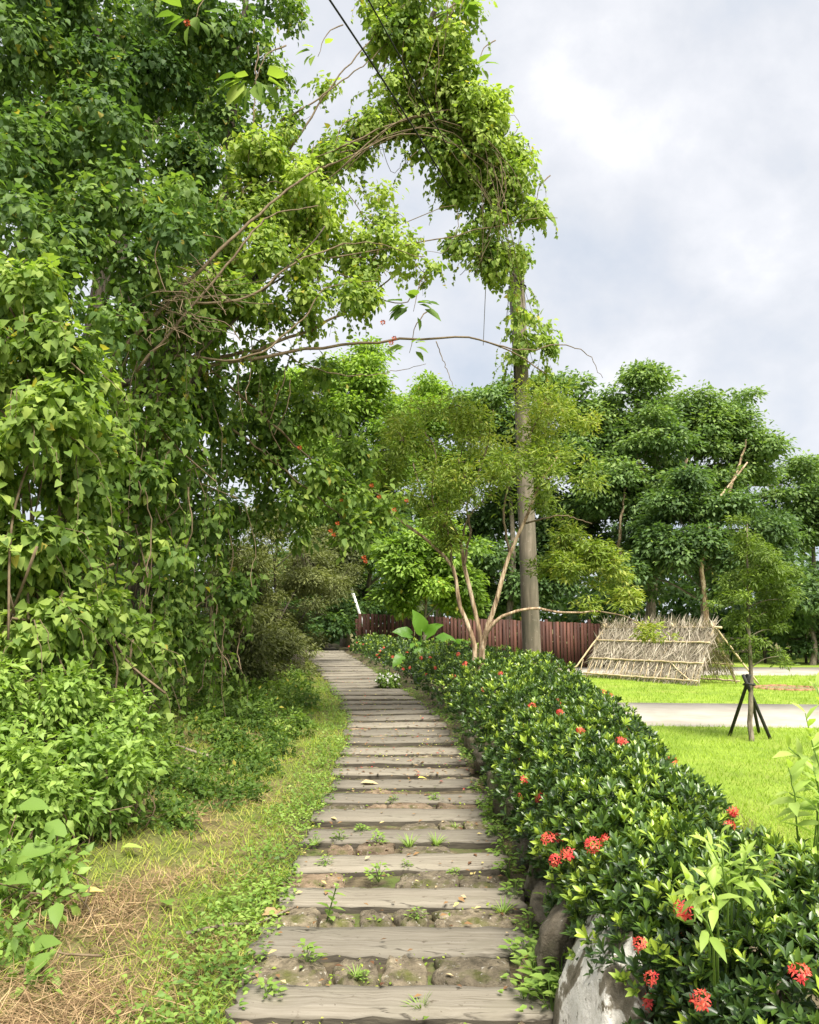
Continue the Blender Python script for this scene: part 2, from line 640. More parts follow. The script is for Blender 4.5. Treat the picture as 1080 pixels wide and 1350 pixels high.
M_side = surfmat('gap_shade_timber_side', [(.3, (.030, .025, .018)), (.6, (.075, .064, .046)), (.8, (.10, .095, .055))], 12, (.4, 3, 3), bump=.5)  # shade of the gaps painted into the sleepers' side faces as darker timber
M_stone = surfmat('mossy_stone', [(.3, (.062, .052, .034)), (.48, (.150, .124, .086)), (.62, (.215, .18, .125)), (.75, (.31, .265, .19))], 13, bump=1.0, bdist=.03, bscale=30,
                  second=[(6, .53, .64, (.085, .088, .026)), (38, .62, .67, (.38, .36, .31)), (22, .62, .68, (.055, .045, .03))], vary=.45)
M_stoneb = surfmat('brown_stone', [(.3, (.095, .066, .042)), (.5, (.205, .150, .100)), (.75, (.31, .235, .165))], 11, bump=1.0, bdist=.03, bscale=30,
                   second=[(6, .55, .66, (.10, .095, .036)), (34, .63, .68, (.37, .33, .27)), (22, .62, .68, (.07, .05, .032))], vary=.4)
M_rock = surfmat('edging_rock', [(.3, (.050, .043, .032)), (.5, (.125, .105, .075)), (.7, (.23, .20, .15))], 6, bump=.9, bdist=.04, bscale=16,
                 second=[(4, .54, .68, (.075, .085, .030)), (26, .64, .70, (.45, .43, .36))])
M_lichen = surfmat('lichened_rock', [(.34, (.085, .072, .048)), (.455, (.20, .175, .13)), (.49, (.66, .63, .57)), (.72, (.78, .76, .70))], 4.6, detail=9, bump=.7, bdist=.03, bscale=20, distort=.3,
                   second=[(17, .60, .66, (.13, .11, .07))])
M_soil = surfmat('mossy_soil', [(.3, (.038, .030, .019)), (.5, (.090, .070, .042)), (.68, (.15, .12, .07))], 14, bump=.9, bdist=.03, second=(4.5, .50, .62, (.080, .105, .024)))
M_verge = surfmat('verge_ground', [(.3, (.065, .052, .024)), (.5, (.135, .110, .048)), (.7, (.22, .17, .085))], 9, bump=.9, bdist=.03, second=[(1.3, .46, .60, (.100, .120, .028)), (18, .58, .68, (.06, .045, .025))])
M_lawn = surfmat('lawn_turf', [(.3, (.13, .20, .024)), (.5, (.20, .285, .034)), (.7, (.28, .36, .055))], 1.6, detail=12, bump=.6, bdist=.03, bscale=40, second=[(.5, .52, .66, (.26, .29, .06)), (2.3, .60, .72, (.15, .19, .035))])
M_concrete = surfmat('pale_concrete', [(.3, (.27, .245, .205)), (.7, (.38, .35, .30))], 1.2, detail=9, rough=.9, bump=.15, second=[(.8, .50, .66, (.24, .215, .18)), (9, .6, .7, (.30, .28, .24))])
M_pole = surfmat('weathered_pole', [(.3, (.095, .078, .055)), (.5, (.165, .138, .102)), (.7, (.26, .215, .165))], 9, (2, 2, .16), rough=.9, bump=.5, second=[(1.6, .48, .66, (.115, .105, .075)), (14, .62, .70, (.30, .26, .21))])
M_cable = surfmat('black_cable', [(.3, (.012, .012, .012)), (.7, (.02, .02, .02))], 20, bump=0)
M_fence = surfmat('red_brown_boards', [(.3, (.038, .018, .013)), (.5, (.074, .031, .022)), (.7, (.112, .049, .034))], 5, (3, 3, .25), rough=.7, bump=.2, vary=.35)
M_bamboo = surfmat('dry_bamboo', [(.3, (.36, .27, .15)), (.7, (.62, .51, .33))], 9, bump=.15)
M_stake = surfmat('black_stake', [(.3, (.018, .018, .016)), (.7, (.04, .04, .036))], 15, bump=.2, rough=.6)
M_brick = surfmat('fired_brick', [(.3, (.22, .10, .06)), (.7, (.40, .20, .13))], 12, bump=.3)
M_whitepaint = surfmat('white_paint', [(.3, (.68, .68, .66)), (.7, (.8, .8, .78))], 6, bump=.05)
M_darkmetal = surfmat('dark_metal', [(.3, (.02, .02, .02)), (.7, (.05, .05, .045))], 8, bump=.1)

# ------------------------------------------------------------------ the setting: ground


def grid_mesh(mb, xs, ys, zf, keep=None, tone=.5):
    X, Y = np.meshgrid(xs, ys)
    Z = zf(X, Y)
    V = np.stack([X, Y, Z], -1).reshape(-1, 3)
    nx, ny = len(xs), len(ys)
    i = (np.arange(ny - 1)[:, None] * nx + np.arange(nx - 1)[None]).ravel()
    if keep is not None:
        cxm = (X[:-1, :-1] + X[1:, 1:]) / 2
        cym = (Y[:-1, :-1] + Y[1:, 1:]) / 2
        i = i[keep(cxm, cym).ravel()]
    F = np.concatenate([np.stack([i, i + 1, i + nx + 1], -1), np.stack([i, i + nx + 1, i + nx], -1)])
    mb.add(V, F, tone)


gx = np.concatenate([[-600, -300, -120, -60, -30, -18, -12], np.arange(-9, 8, .2), [8, 10, 14, 20, 30, 60, 120, 300, 600]])
gy = np.concatenate([[-60, -20, -6, -2], np.arange(0, 30, .25), [30, 32, 36, 42, 60, 100, 200, 400, 800]])
mb = MB()
grid_mesh(mb, gx, gy, lambda x, y: gz(x, y) - .012 - .05 * (np.abs(x - xc(y)) < .62))
mb.build('ground', M_verge, kind='structure')

# lawn: one level sheet to the right of the hedge
mb = MB()
lu = np.array([0, .5, 1, 2, 3, 5, 8, 12, 18, 26, 40, 65])
ly = np.arange(.5, 46, .5)
V = [(float(xc(min(y, 30))) + 2.35 + u_, y, LAWN_Z + .006 - (.05 if u_ == 0 else 0)) for y in ly for u_ in lu]
nu = len(lu)
F = []
for j in range(len(ly) - 1):
    for i in range(nu - 1):
        q = j * nu + i
        F += [(q, q + 1, q + nu + 1), (q, q + nu + 1, q + nu)]
mb.add(V, F)
mb.build('lawn', M_lawn, kind='structure')

# the two concrete lanes across the lawn, cast a little proud of the turf


def lane(name, c0, c1, w0, w1, label=None):
    mb = MB()
    c0, c1 = np.array(c0, float), np.array(c1, float)
    n = 24
    for i in range(n):
        a, b = c0 + (c1 - c0) * i / n, c0 + (c1 - c0) * (i + 1) / n
        wa, wb = w0 + (w1 - w0) * i / n, w0 + (w1 - w0) * (i + 1) / n
        z = LAWN_Z + .02
        V = [(a[0], a[1] - wa / 2, z), (b[0], b[1] - wb / 2, z), (b[0], b[1] + wb / 2, z), (a[0], a[1] + wa / 2, z)]
        V += [(p[0], p[1], LAWN_Z - .05) for p in V]
        mb.add(V, [(0, 1, 2), (0, 2, 3), (0, 5, 1), (0, 4, 5), (3, 2, 6), (3, 6, 7)])
    mb.build(name, M_concrete, kind='structure', smooth=False)


lane('lawn_footpath', (2.6, 14.2), (40, 10.0), 3.6, 3.6)
lane('lane', (1.5, 27.2), (60, 25.0), 4.6, 4.6)

# ------------------------------------------------------------------ the sleeper path
mb = MB()
ys_ = np.concatenate([np.arange(.5, 34, .3)])
off = np.array([-.74, -.45, -.15, .15, .45, .72])
V, F = [], []
for j, y in enumerate(ys_):
    for o_ in off:
        V.append((xc(y) + o_, y, pz(y) - .048 + .008 * math.sin(7 * y + 9 * o_)))
for j in range(len(ys_) - 1):
    for i in range(len(off) - 1):
        a = j * len(off) + i
        F += [(a, a + 1, a + len(off) + 1), (a, a + len(off) + 1, a + len(off))]
mb.add(V, F)
path = mb.build('path', M_soil, kind='structure')


def plank(mb, w, d, h, seed, nx=14):
    """Sleeper: bevelled, with worn uneven edges, built round its own centre."""
    r = np.random.default_rng(seed)
    xs = np.linspace(-w / 2, w / 2, nx)
    prof = [(-.5, -1), (-.5, -.14), (-.47, -.02), (-.25, 0), (.0, 0), (.25, 0), (.47, -.02), (.5, -.14), (.5, -1)]
    V, F = [], []
    ef = np.cumsum(r.normal(size=nx)) * .0022
    eb = np.cumsum(r.normal(size=nx)) * .0022
    ef -= ef.mean()
    eb -= eb.mean()
    for i, x in enumerate(xs):
        chip = -.012 * (r.random() < .12)
        for (py_, pz_) in prof:
            e = ef[i] if py_ < 0 else eb[i]
            if py_ < -.4:
                e = e - chip
            V.append((x + r.normal() * (.002 if 0 < i < nx - 1 else .012) + (.015 * py_ * (1 if i in (0, nx - 1) else 0)), py_ * d + e, pz_ * h + (r.normal() * .0028 if pz_ > -.3 else 0)))
    k = len(prof)
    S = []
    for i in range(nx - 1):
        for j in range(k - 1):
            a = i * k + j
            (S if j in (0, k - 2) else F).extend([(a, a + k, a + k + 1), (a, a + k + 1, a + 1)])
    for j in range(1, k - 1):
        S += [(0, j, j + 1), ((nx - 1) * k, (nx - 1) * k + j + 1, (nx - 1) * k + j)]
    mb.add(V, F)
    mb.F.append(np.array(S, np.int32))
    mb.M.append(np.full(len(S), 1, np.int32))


rows = [(1349, 1299), (1262, 1220), (1197, 1169), (1148, 1125), (1112, 1093.5), (1083, 1066), (1058.5, 1046), (1037.5, 1027), (1022, 1013), (1007, 998.5)]


def path_y(py):
    d = ray(510, py)
    t = -EYE / d[2]
    for _ in range(10):
        t = (float(pz(t * d[1])) - EYE) / d[2]
    return t * d[1]


beams = [(path_y(a) + .055, path_y(b)) for a, b in rows]
beams.insert(0, (beams[0][0] - .60, beams[0][0] - .26))
while beams[-1][1] < 29:
    a = beams[-1][1] + .25 + .06 * random.random()
    beams.append((a, a + .29 + .05 * random.random()))
shared = None
for i, (y0, y1) in enumerate(beams):
    yc_ = (y0 + y1) / 2
    slope = math.atan2(float(pz(y1) - pz(y0)), y1 - y0)
    ang = math.atan2(float(xc(y1 + .3) - xc(y0 - .3)), y1 - y0 + .6) * -.6 + random.gauss(0, .012)
    wd = 1.21 + random.uniform(-.03, .05)
    if i < 13 or shared is None:
        mb = MB()
        plank(mb, wd, y1 - y0, .13, 100 + i, 18 if i < 6 else 10)
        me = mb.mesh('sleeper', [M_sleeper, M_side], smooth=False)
        shared = me
    o = bpy.data.objects.new('sleeper', me)
    o.location = (float(xc(yc_)) + random.uniform(-.03, .03), yc_, float(pz(yc_)) + random.uniform(-.004, .006))
    o.rotation_euler = (slope + random.gauss(0, .008), random.gauss(0, .006), ang)
    if i >= 13:
        me = shared
        o.scale = (1 + random.uniform(-.03, .05), (y1 - y0) / .30, 1)
        if random.random() < .5:
            o.rotation_euler.z += math.pi
            o.rotation_euler.x *= -1
    o.parent = path
    col.objects.link(o)


def stone_mesh(mb, w, d, h, seed, rings=4, seg=14, top=.35):
    """A rounded irregular stone on its own centre, flat-ish top."""
    r = np.random.default_rng(seed)
    ph = r.uniform(0, 6.28, 6)
    am = r.uniform(.0, .06, 6)
    V, F = [(0, 0, 0)], []
    a = np.arange(seg) / seg * 2 * math.pi
    prof = [(.50, -.01), (.86, -.04), (.97, -.12), (1.0, -.5), (.96, -1.0)][:rings + 1]
    f = 1 + sum(am[k] * np.sin((k + 2) * a + ph[k]) for k in range(6))
    # outline of a random polygon: the nearest of several straight sides
    sides = np.concatenate([np.arange(4) * math.pi / 2 + r.normal(size=4) * .16, r.uniform(0, 6.28, 2)])
    dist = np.concatenate([np.full(4, .98), r.uniform(.98, 1.12, 2)])
    cosd = np.cos(a[:, None] - sides[None])
    sq = np.min(np.where(cosd > .15, dist[None] / np.maximum(cosd, .15), 9), axis=1)
    sq = np.minimum(sq, 1.32)
    for (rr, zz) in prof:
        jit = 1 + r.normal(size=seg) * .02
        for k in range(seg):
            V.append((w / 2 * rr * f[k] * sq[k] * jit[k] * .96 * math.cos(a[k]), d / 2 * rr * f[k] * sq[k] * jit[k] * .96 * math.sin(a[k]), h * zz + (r.normal() * h * .06 if rr < .9 else 0)))
    for k in range(seg):
        F.append((0, 1 + k, 1 + (k + 1) % seg))
    for q in range(len(prof) - 1):
        for k in range(seg):
            p_, q_ = 1 + q * seg + k, 1 + q * seg + (k + 1) % seg
            F += [(p_, p_ + seg, q_ + seg), (p_, q_ + seg, q_)]
    mb.add(V, F)


farstones = []
for s in range(4):
    mb = MB()
    stone_mesh(mb, .3, .22, .10, 500 + s, 3, 8)
    farstones.append(mb.mesh('paving_stone', [M_stone, M_stoneb][s % 2]))
sd_ = 0
for i in range(len(beams) - 1):
    y0, y1 = beams[i][1], beams[i + 1][0]
    gap = y1 - y0
    yc_ = (y0 + y1) / 2
    if yc_ > 20:
        break
    x = -.62
    while x < .54:
        wd = random.choice([.17, .26, .34, .42])
        if i == 1:
            wd = [.36, .20, .34, .22, .45][min(4, int((x + .6) / .3))]
        wd = min(wd, .68 - x)
        xx = float(xc(yc_)) + x + wd / 2
        dz = (-.006 if yc_ < 6.5 else -.026) + random.uniform(-.012, .008)
        d_ = gap * random.uniform(.80, .98)
        if random.random() < .12 and i > 2:
            x += wd
            continue
        sd_ += 1
        if yc_ < 9.5:
            mb = MB()
            stone_mesh(mb, (wd - .012), d_, .10, 900 + sd_, 4, 26 if i < 4 else 14)
            me = mb.mesh('paving_stone', M_stoneb if random.random() < .38 else M_stone)
            o = bpy.data.objects.new('paving_stone', me)
        else:
            o = bpy.data.objects.new('paving_stone', random.choice(farstones))
            o.scale = (wd / .32, d_ / .22, 1)
        o.location = (xx, yc_ + random.uniform(-.012, .012), float(pz(yc_)) + dz)
        o.rotation_euler = (random.gauss(0, .03), random.gauss(0, .03), random.gauss(0, .06))
        o.parent = path
        col.objects.link(o)
        x += wd

mb = MB()
ys_ = np.concatenate([np.arange(1.2, 28, .4)])
off = np.array([.62, .8, 1.0, 1.2, 1.4, 1.6, 1.78])
V, F = [], []
for j, y in enumerate(ys_):
    for o_ in off:
        x_ = float(xc(y)) + o_
        V.append((x_, y, float(gz(x_, y)) + .025 - (.10 if o_ in (.62, 1.78) else 0)))
for j in range(len(ys_) - 1):
    for i in range(len(off) - 1):
        a = j * len(off) + i
        F += [(a, a + 1, a + len(off) + 1), (a, a + len(off) + 1, a + len(off))]
mb.add(V, F)
mb.build('hedge_bed', M_soil, kind='structure')

# ------------------------------------------------------------------ rocks along the hedge's foot


def rock(mb, c, size, seed, tilt=0, yaw=0, n=3):
    r = np.random.default_rng(seed)
    # icosphere-like from cube grid
    V, F = [], []
    m = 11
    idx = {}
    def vid(p):
        k = tuple(np.round(p, 5))
        if k not in idx:
            idx[k] = len(V)
            V.append(p)
        return idx[k]
    g = np.linspace(-1, 1, m)
    for ax in range(3):
        for s in (-1, 1):
            for i in range(m - 1):
                for j in range(m - 1):
                    q = []
                    for (a, b) in ((g[i], g[j]), (g[i + 1], g[j]), (g[i + 1], g[j + 1]), (g[i], g[j + 1])):
                        p = np.zeros(3)
                        p[ax], p[(ax + 1) % 3], p[(ax + 2) % 3] = s, a, b
                        q.append(vid(p))
                    if s < 0:
                        q = q[::-1]
                    F += [(q[0], q[1], q[2]), (q[0], q[2], q[3])]
    V = np.array(V)
    V = V / (np.abs(V) ** 3.2).sum(1, keepdims=True) ** (1 / 3.2)
    k = r.normal(size=(5, 3)) * 1.7
    ph = r.uniform(0, 6, 5)
    f = 1 + .10 * sum(np.sin(V @ k[i] + ph[i]) for i in range(5)) / 1.6
    pl = nrmz(r.normal(size=(4, 3)))
    V = V * f[:, None] * (1 + .05 * np.sin(V @ r.normal(size=3) * 9 + 1) + .05 * np.sin(V @ r.normal(size=3) * 7))[:, None]
    for q in pl:
        dd = V @ q - .74
        V = V - np.maximum(dd, 0)[:, None] * q * .8
    V = V * np.array(size) / 2
    ct, st = math.cos(tilt), math.sin(tilt)
    V = V @ np.array([[ct, 0, st], [0, 1, 0], [-st, 0, ct]]).T
    cyw, syw = math.cos(yaw), math.sin(yaw)
    V = V @ np.array([[cyw, -syw, 0], [syw, cyw, 0], [0, 0, 1]]).T
    mb.add(V + np.array(c), F)


edge = thing('rock_edging', (.8, 4, 0), 'row of dark mossy rocks holding the soil below the flowering hedge', 'rock edging')
rocks = [  # px, py of the foot, width m, depth, height, lichen
    (776, 1385, .14, .48, .44, 1), (732, 1285, .12, .32, .36, 2), (714, 1225, .12, .3, .2, 0), (706, 1175, .13, .34, .28, 0), (690, 1128, .13, .42, .32, 0),
    (672, 1082, .22, .40, .26, 0), (655, 1050, .2, .4, .24, 0), (640, 1018, .22, .45, .22, 0), (622, 990, .22, .5, .2, 0)]
for i, (px_, py_, a, b, h, li) in enumerate(rocks):
    g = G(px_, py_)
    mb = MB()
    rock(mb, (g[0] + .03, g[1], g[2] + h * .32), (a * 1.25, b * 1.2, h * 1.25), 40 + i, tilt=.18, yaw=random.uniform(-.3, .2) - .1)
    o = mb.build('stone', M_lichen if li == 1 else M_rock, edge)
    if li == 1:
        o['label'] = 'tall rock blotched with white lichen at the near end of the edging'

g = G(384, 880)
mb = MB()
rock(mb, (g[0], g[1], g[2] + .12), (.55, .5, .42), 77)
tag(mb.build('boulder', M_rock, origin=g), 'small dark boulder in the grass at the far left edge of the path', 'boulder')

# ------------------------------------------------------------------ far things across the lawn
# red-brown board fence
fa, fb = np.array([-1.62, 26.0]), np.array([7.9, 29.3])
fence = thing('board_fence', (fa[0], fa[1], LAWN_Z), 'long red-brown fence of upright boards behind the slender tree and the pole', 'fence')
fl = np.linalg.norm(fb - fa)
fu = (fb - fa) / fl
fv = np.array([fu[1], -fu[0]])        # towards the lawn
ax_ = np.array([[fu[0], fu[1], 0], [-fu[1], fu[0], 0], [0, 0, 1]])
pitch = .135
nb = int(fl / pitch)
mbs = MB()
box(mbs, (0, 0, .78), (.105, .028, 1.50), axes=ax_)
slat = mbs.mesh('slat', M_fence, smooth=False)
mbs = MB()
box(mbs, (0, 0, .78), (.06, .06, 1.50), axes=ax_)
batten = mbs.mesh('batten', M_fence, smooth=False)
for i in range(nb):
    p = fa + fu * (i + .5) * pitch
    M_ = np.eye(4)
    zz = max(LAWN_Z, 0.36 * (1 - i / nb) * 1.0 + LAWN_Z - .05)
    prd = .012 if i % 2 else -.006
    M_[:3, 3] = (p[0] + fv[0] * prd, p[1] + fv[1] * prd, zz + random.uniform(-.012, .012))
    inst('slat', slat, fence, M_)
for nm, zz, hh in (('rail', .25, .09), ('rail', 1.38, .09)):
    mb = MB()
    p = (fa + fb) / 2 - fv * .06
    box(mb, (p[0], p[1], LAWN_Z + zz), (fl, .05, hh), axes=ax_)
    mb.build(nm, M_fence, fence, smooth=False)
for i in range(7):
    p = fa + fu * fl * i / 6 - fv * .13
    mb = MB()
    box(mb, (p[0], p[1], LAWN_Z + .8), (.09, .09, 1.75), axes=ax_)
    mb.build('post', M_fence, fence, smooth=False)

# dark low rail fence under the trees on the right
rf = thing('rail_fence', (12, 33, LAWN_Z), 'low dark rail fence in the shade of the trees at the far right', 'fence')
for i in range(11):
    mb = MB()
    tube(mb, [(7.5 + i * 1.6, 32.5, LAWN_Z - .1), (7.5 + i * 1.6, 32.5, LAWN_Z + 1.15)], .06, 6)
    mb.build('post', M_bark, rf)
for z in (.45, .95):
    mb = MB()
    tube(mb, [(7.2, 32.5, LAWN_Z + z), (24, 32.5, LAWN_Z + z)], .045, 6)
    mb.build('rail', M_bark, rf)

# bamboo A-frame shelter
hu = nrmz(np.array([-.50, .866]))
hv = np.array([.866, .50])
F0 = np.array([6.95, 20.35])
HW, HL, HT = .76, 3.85, 1.40
hut = thing('bamboo_shelter', (6.6, 22.4, LAWN_Z), 'ridge-shaped bamboo shelter thatched with dry twigs on the lawn', 'shelter')


def hp(a, side, z):
    """Along ridge a (m), side 0 = near slope, 1 = far slope; z above the lawn."""
    off_ = HW * (1 - (z / HT)) if side == 0 else -HW * (1 - (z / HT))
    q = F0 + hv * HW + hu * a - hv * off_
    return np.array([q[0], q[1], LAWN_Z + z])


def bam(name, a, b, r=.022, parent=hut, mat=M_bamboo):
    a, b = np.asarray(a), np.asarray(b)
    n = max(3, int(np.linalg.norm(b - a) / .28))
    ts = np.linspace(0, 1, n * 2 + 1)
    pts = a + (b - a) * ts[:, None]
    pts[1:-1] += rng.normal(size=(len(ts) - 2, 3)) * .006
    rad = np.where(np.arange(len(ts)) % 2 == 0, r * 1.12, r * .93)
    mb_ = MB()
    tube(mb_, pts, rad, 7)
    return mb_.build(name, mat, parent)


out0, out1 = hp(0, 0, 0), hp(0, 1, 0)
bam('ridge_pole', hp(-.25, 0, HT + .01), hp(HL + .15, 0, HT + .01), .03)
for side in (0, 1):
    for z in (.10, .52, 1.02):
        e = .06 if side == 0 else -.06
        a_, b_ = hp(-.1, side, z), hp(HL + .1, side, z)
        dn = np.array([-hv[0], -hv[1], .4]) * e
        bam('purlin', a_ + dn, b_ + dn, .022)
    for a in (0, HL * .33, HL * .66, HL):
        bam('rafter', hp(a, side, -.03), hp(a, side, HT + .12), .024)
bam('brace', hp(.1, 0, .1) + np.array([-.06, -.04, 0]), hp(1.0, 0, .55) + np.array([-.06, -.04, 0]), .016)
bam('prop', hp(-.1, 0, HT), np.array([8.75, 20.9, LAWN_Z]), .024)
bam('prop', hp(HL, 0, HT), np.array([4.55, 23.9, LAWN_Z]), .024)
for side in (0, 1):
    mb = MB()
    n = 7000 if side == 0 else 3000
    a = rng.uniform(-.08, HL + .08, n)
    z = rng.uniform(.0, 1.0, n) ** .85 * (HT + .04)
    # thinner low down, with a ragged hole at the left end
    dens = np.clip((z - .02) / .35, .10, 1) * np.where((a > 2.5) & (z < .45), .25, 1)
    k = rng.random(n) < dens
    a, z = a[k], z[k]
    p = np.array([hp(q, side, r) for q, r in zip(a, z)])
    nrm = np.array([-hv[0], -hv[1], .5]) if side == 0 else np.array([hv[0], hv[1], .5])
    p += nrm * rng.uniform(-.03, .05, len(p))[:, None]
    slope_dir = nrmz(hp(0, side, 0) - hp(0, side, HT))
    al = np.array([hu[0], hu[1], 0])
    th = rng.normal(size=len(p)) * .42
    d = slope_dir[None] * np.cos(th)[:, None] + al[None] * np.sin(th)[:, None] + rng.normal(size=p.shape) * .12
    d *= np.where(rng.random(len(p)) < .35, -1, 1)[:, None]
    T = (np.array([(-.022, 0, 0), (.022, 0, 0), (.016, .5, .02), (-.016, .5, .02), (0, 1, 0)]), np.array([(0, 1, 2), (0, 2, 3), (3, 2, 4)]))
    put_leaves(mb, T, p, d, nrm[None] + rng.normal(size=p.shape) * .5, rng.uniform(.22, .5, len(p)), rng.uniform(0, 1, len(p)))
    if side == 0:
        m_ = 260
        a = rng.uniform(-.1, HL + .1, m_)
        p = np.array([hp(q, 0, HT - .05) for q in a]) + rng.normal(size=(m_, 3)) * .03
        d = np.stack([rng.normal(size=m_) * .5, rng.normal(size=m_) * .5, rng.uniform(.2, 1.2, m_)], -1)
        put_leaves(mb, T, p, d, rv(m_), rng.uniform(.08, .24, m_), rng.uniform(.1, .8, m_))
    mb.build('thatch', M_thatch, hut, kind='stuff', smooth=False)
for i in range(17):
    a = .1 + i * .25
    mb = MB()
    q = hp(a, 0, 0)
    tube(mb, [q + np.array([-.05, -.03, .0]), hp(a + random.uniform(-.1, .1), 0, .5) + np.array([-.05, -.03, 0])], .011, 5)
    mb.build('lath', M_bamboo, hut)

# ring of bricks in the grass
g = G(1036, 908)
ring = thing('brick_ring', g, 'flat ring of reddish bricks set in the lawn beside the staked young tree', 'brick ring')
mb = MB()
box(mb, (0, 0, 0), (.20, .11, .07))
bm_ = mb.mesh('brick', M_brick, smooth=False)
for i in range(20):
    a = i / 20 * 2 * math.pi
    M_ = np.eye(4)
    c, s = math.cos(a + math.pi / 2), math.sin(a + math.pi / 2)
    M_[:2, :2] = [[c, -s], [s, c]]
    M_[:3, 3] = (g[0] + .66 * math.cos(a), g[1] + .66 * math.sin(a), LAWN_Z + .012 + random.uniform(-.012, .012))
    inst('brick', bm_, ring, M_)
mb = MB()
a = np.arange(24) / 24 * 2 * math.pi
V = np.concatenate([[[g[0], g[1], LAWN_Z + .022]], np.stack([g[0] + .58 * np.cos(a), g[1] + .58 * np.sin(a), np.full(24, LAWN_Z + .022)], -1)])
mb.add(V, [(0, 1 + k, 1 + (k + 1) % 24) for k in range(24)])
mb.build('ash_bed', M_stoneb, ring)

# leaning white pole and a small white-topped lamp by the fence
mb = MB()
a, b = P(479, 824, 26.8), P(463, 775, 26.6)
tube(mb, [a - (b - a) * .5, a, b], .045, 8)
tag(mb.build('leaning_pole', M_whitepaint, origin=a), 'thin white pole leaning over the left end of the board fence', 'pole')
lp = P(553, 800, 25.0)
lamp = thing('garden_lamp', (lp[0], lp[1], float(gz(lp[0], lp[1]))), 'small garden post with a tilted white panel above the elephant ear leaves', 'garden lamp')
mb = MB()
tube(mb, [(lp[0], lp[1], float(gz(lp[0], lp[1]))), (lp[0], lp[1], lp[2] - .1)], .03, 8)
mb.build('post', M_darkmetal, lamp)
mb = MB()
box(mb, (lp[0], lp[1] - .03, lp[2]), (.24, .05, .26), axes=np.array([[.9, 0, .43], [0, 1, 0], [-.43, 0, .9]]))
mb.build('panel', M_whitepaint, lamp, smooth=False)

# ------------------------------------------------------------------ trees


def tree(name, label, base, clumps, mat, nsub, nleaf, size, sub_r, trunk_r=.15, bark=M_greybark, shape=DIAM, group='trees behind the lawn', trunk_ctrl=None, up=.7, droop=.4, fill=.25, twigs=.25, sides=7, cat='tree', flat=.5, limb=True, sizej=.3, tonejit=.16, pale=()):
    base = np.asarray(base, float)
    t = thing(name, base, label, cat, group)
    C = np.array([c[:3] for c in clumps])
    top = C[np.argmax(C[:, 2])]
    if trunk_ctrl is None:
        cm = C.mean(0)
        trunk_ctrl = [base - np.array([0, 0, .15]), base * .6 + cm * .4 + rng.normal(size=3) * .12, top * .75 + cm * .25]
        trunk_ctrl[1][2] = base[2] + (cm[2] - base[2]) * .45
    tp = curve(trunk_ctrl, 14)
    mb = MB()
    tube(mb, tp, np.linspace(trunk_r, trunk_r * .3, len(tp)) * (1 + .35 * np.exp(-np.arange(len(tp)) * 1.2)), 9, jit=.06)
    mb.build('trunk', bark, t)
    small = lumpy(clumps, 5, .46, .84)
    pos, d, n, tone, sc_, k = clump_points(small, int(nsub * .56), int(nleaf * 2.3), sub_r * 1.1, up=.9, droop=droop, fill=fill, flat=flat * .8, tonejit=tonejit, outw=.25, spread=.42)
    k = k // 5
    if limb:
        for ci, c in enumerate(C):
            mb = MB()
            j = int(np.clip(np.searchsorted(tp[:, 2], c[2] - .35 * np.linalg.norm(c[:2] - tp[len(tp) // 2, :2]) - .3), 2, len(tp) - 2))
            mid = (tp[j] + c) / 2 + np.array([0, 0, .12 * np.linalg.norm(c - tp[j])]) + rng.normal(size=3) * .06
            lp_ = curve([tp[j], mid, c], 8)
            r0 = trunk_r * (1 - .65 * j / len(tp)) * .55
            tube(mb, lp_, np.linspace(r0, r0 * .3, len(lp_)), sides)
            for q in np.nonzero(k == ci)[0]:
                if rng.random() < twigs:
                    s = sc_[q]
                    a = lp_[rng.integers(len(lp_) // 2, len(lp_))]
                    tube(mb, curve([a, (a + s) / 2 + rng.normal(size=3) * .05, s], 4), np.linspace(r0 * .28, r0 * .08, 5), 4, cap=False)
            mb.build('limb', bark, t)
    for (pl_, r_) in pale:
        c_ = curve([P(*q) for q in pl_], 14, .02)
        mb = MB()
        tube(mb, c_, np.linspace(r_, r_ * .4, len(c_)), 8, jit=.06)
        mb.build('limb', M_palebark, t)
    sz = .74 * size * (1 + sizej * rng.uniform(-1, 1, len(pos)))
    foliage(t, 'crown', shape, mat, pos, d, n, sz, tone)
    return t


def ground_at(px, Y):
    p = P(px, 860, Y)
    return np.array([p[0], Y, float(gz(p[0], Y))])


# tall broadleaved trees on the right, behind the shelter
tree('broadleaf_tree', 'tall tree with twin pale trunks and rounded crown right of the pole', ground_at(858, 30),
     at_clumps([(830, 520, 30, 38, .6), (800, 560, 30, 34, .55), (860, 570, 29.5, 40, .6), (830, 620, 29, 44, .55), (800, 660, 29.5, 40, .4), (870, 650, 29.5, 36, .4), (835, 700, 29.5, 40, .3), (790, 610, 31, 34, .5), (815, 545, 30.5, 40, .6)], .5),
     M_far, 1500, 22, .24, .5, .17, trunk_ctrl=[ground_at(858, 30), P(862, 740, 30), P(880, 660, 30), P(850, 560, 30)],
     pale=[([(868, 760, 29), (872, 720, 28.8), (890, 650, 28.6), (906, 605, 28.8)], .14), ([(852, 770, 29), (856, 700, 28.6), (852, 650, 28.8), (840, 600, 29)], .09), ([(818, 740, 29), (818, 690, 28.4), (826, 640, 28.6)], .07)])
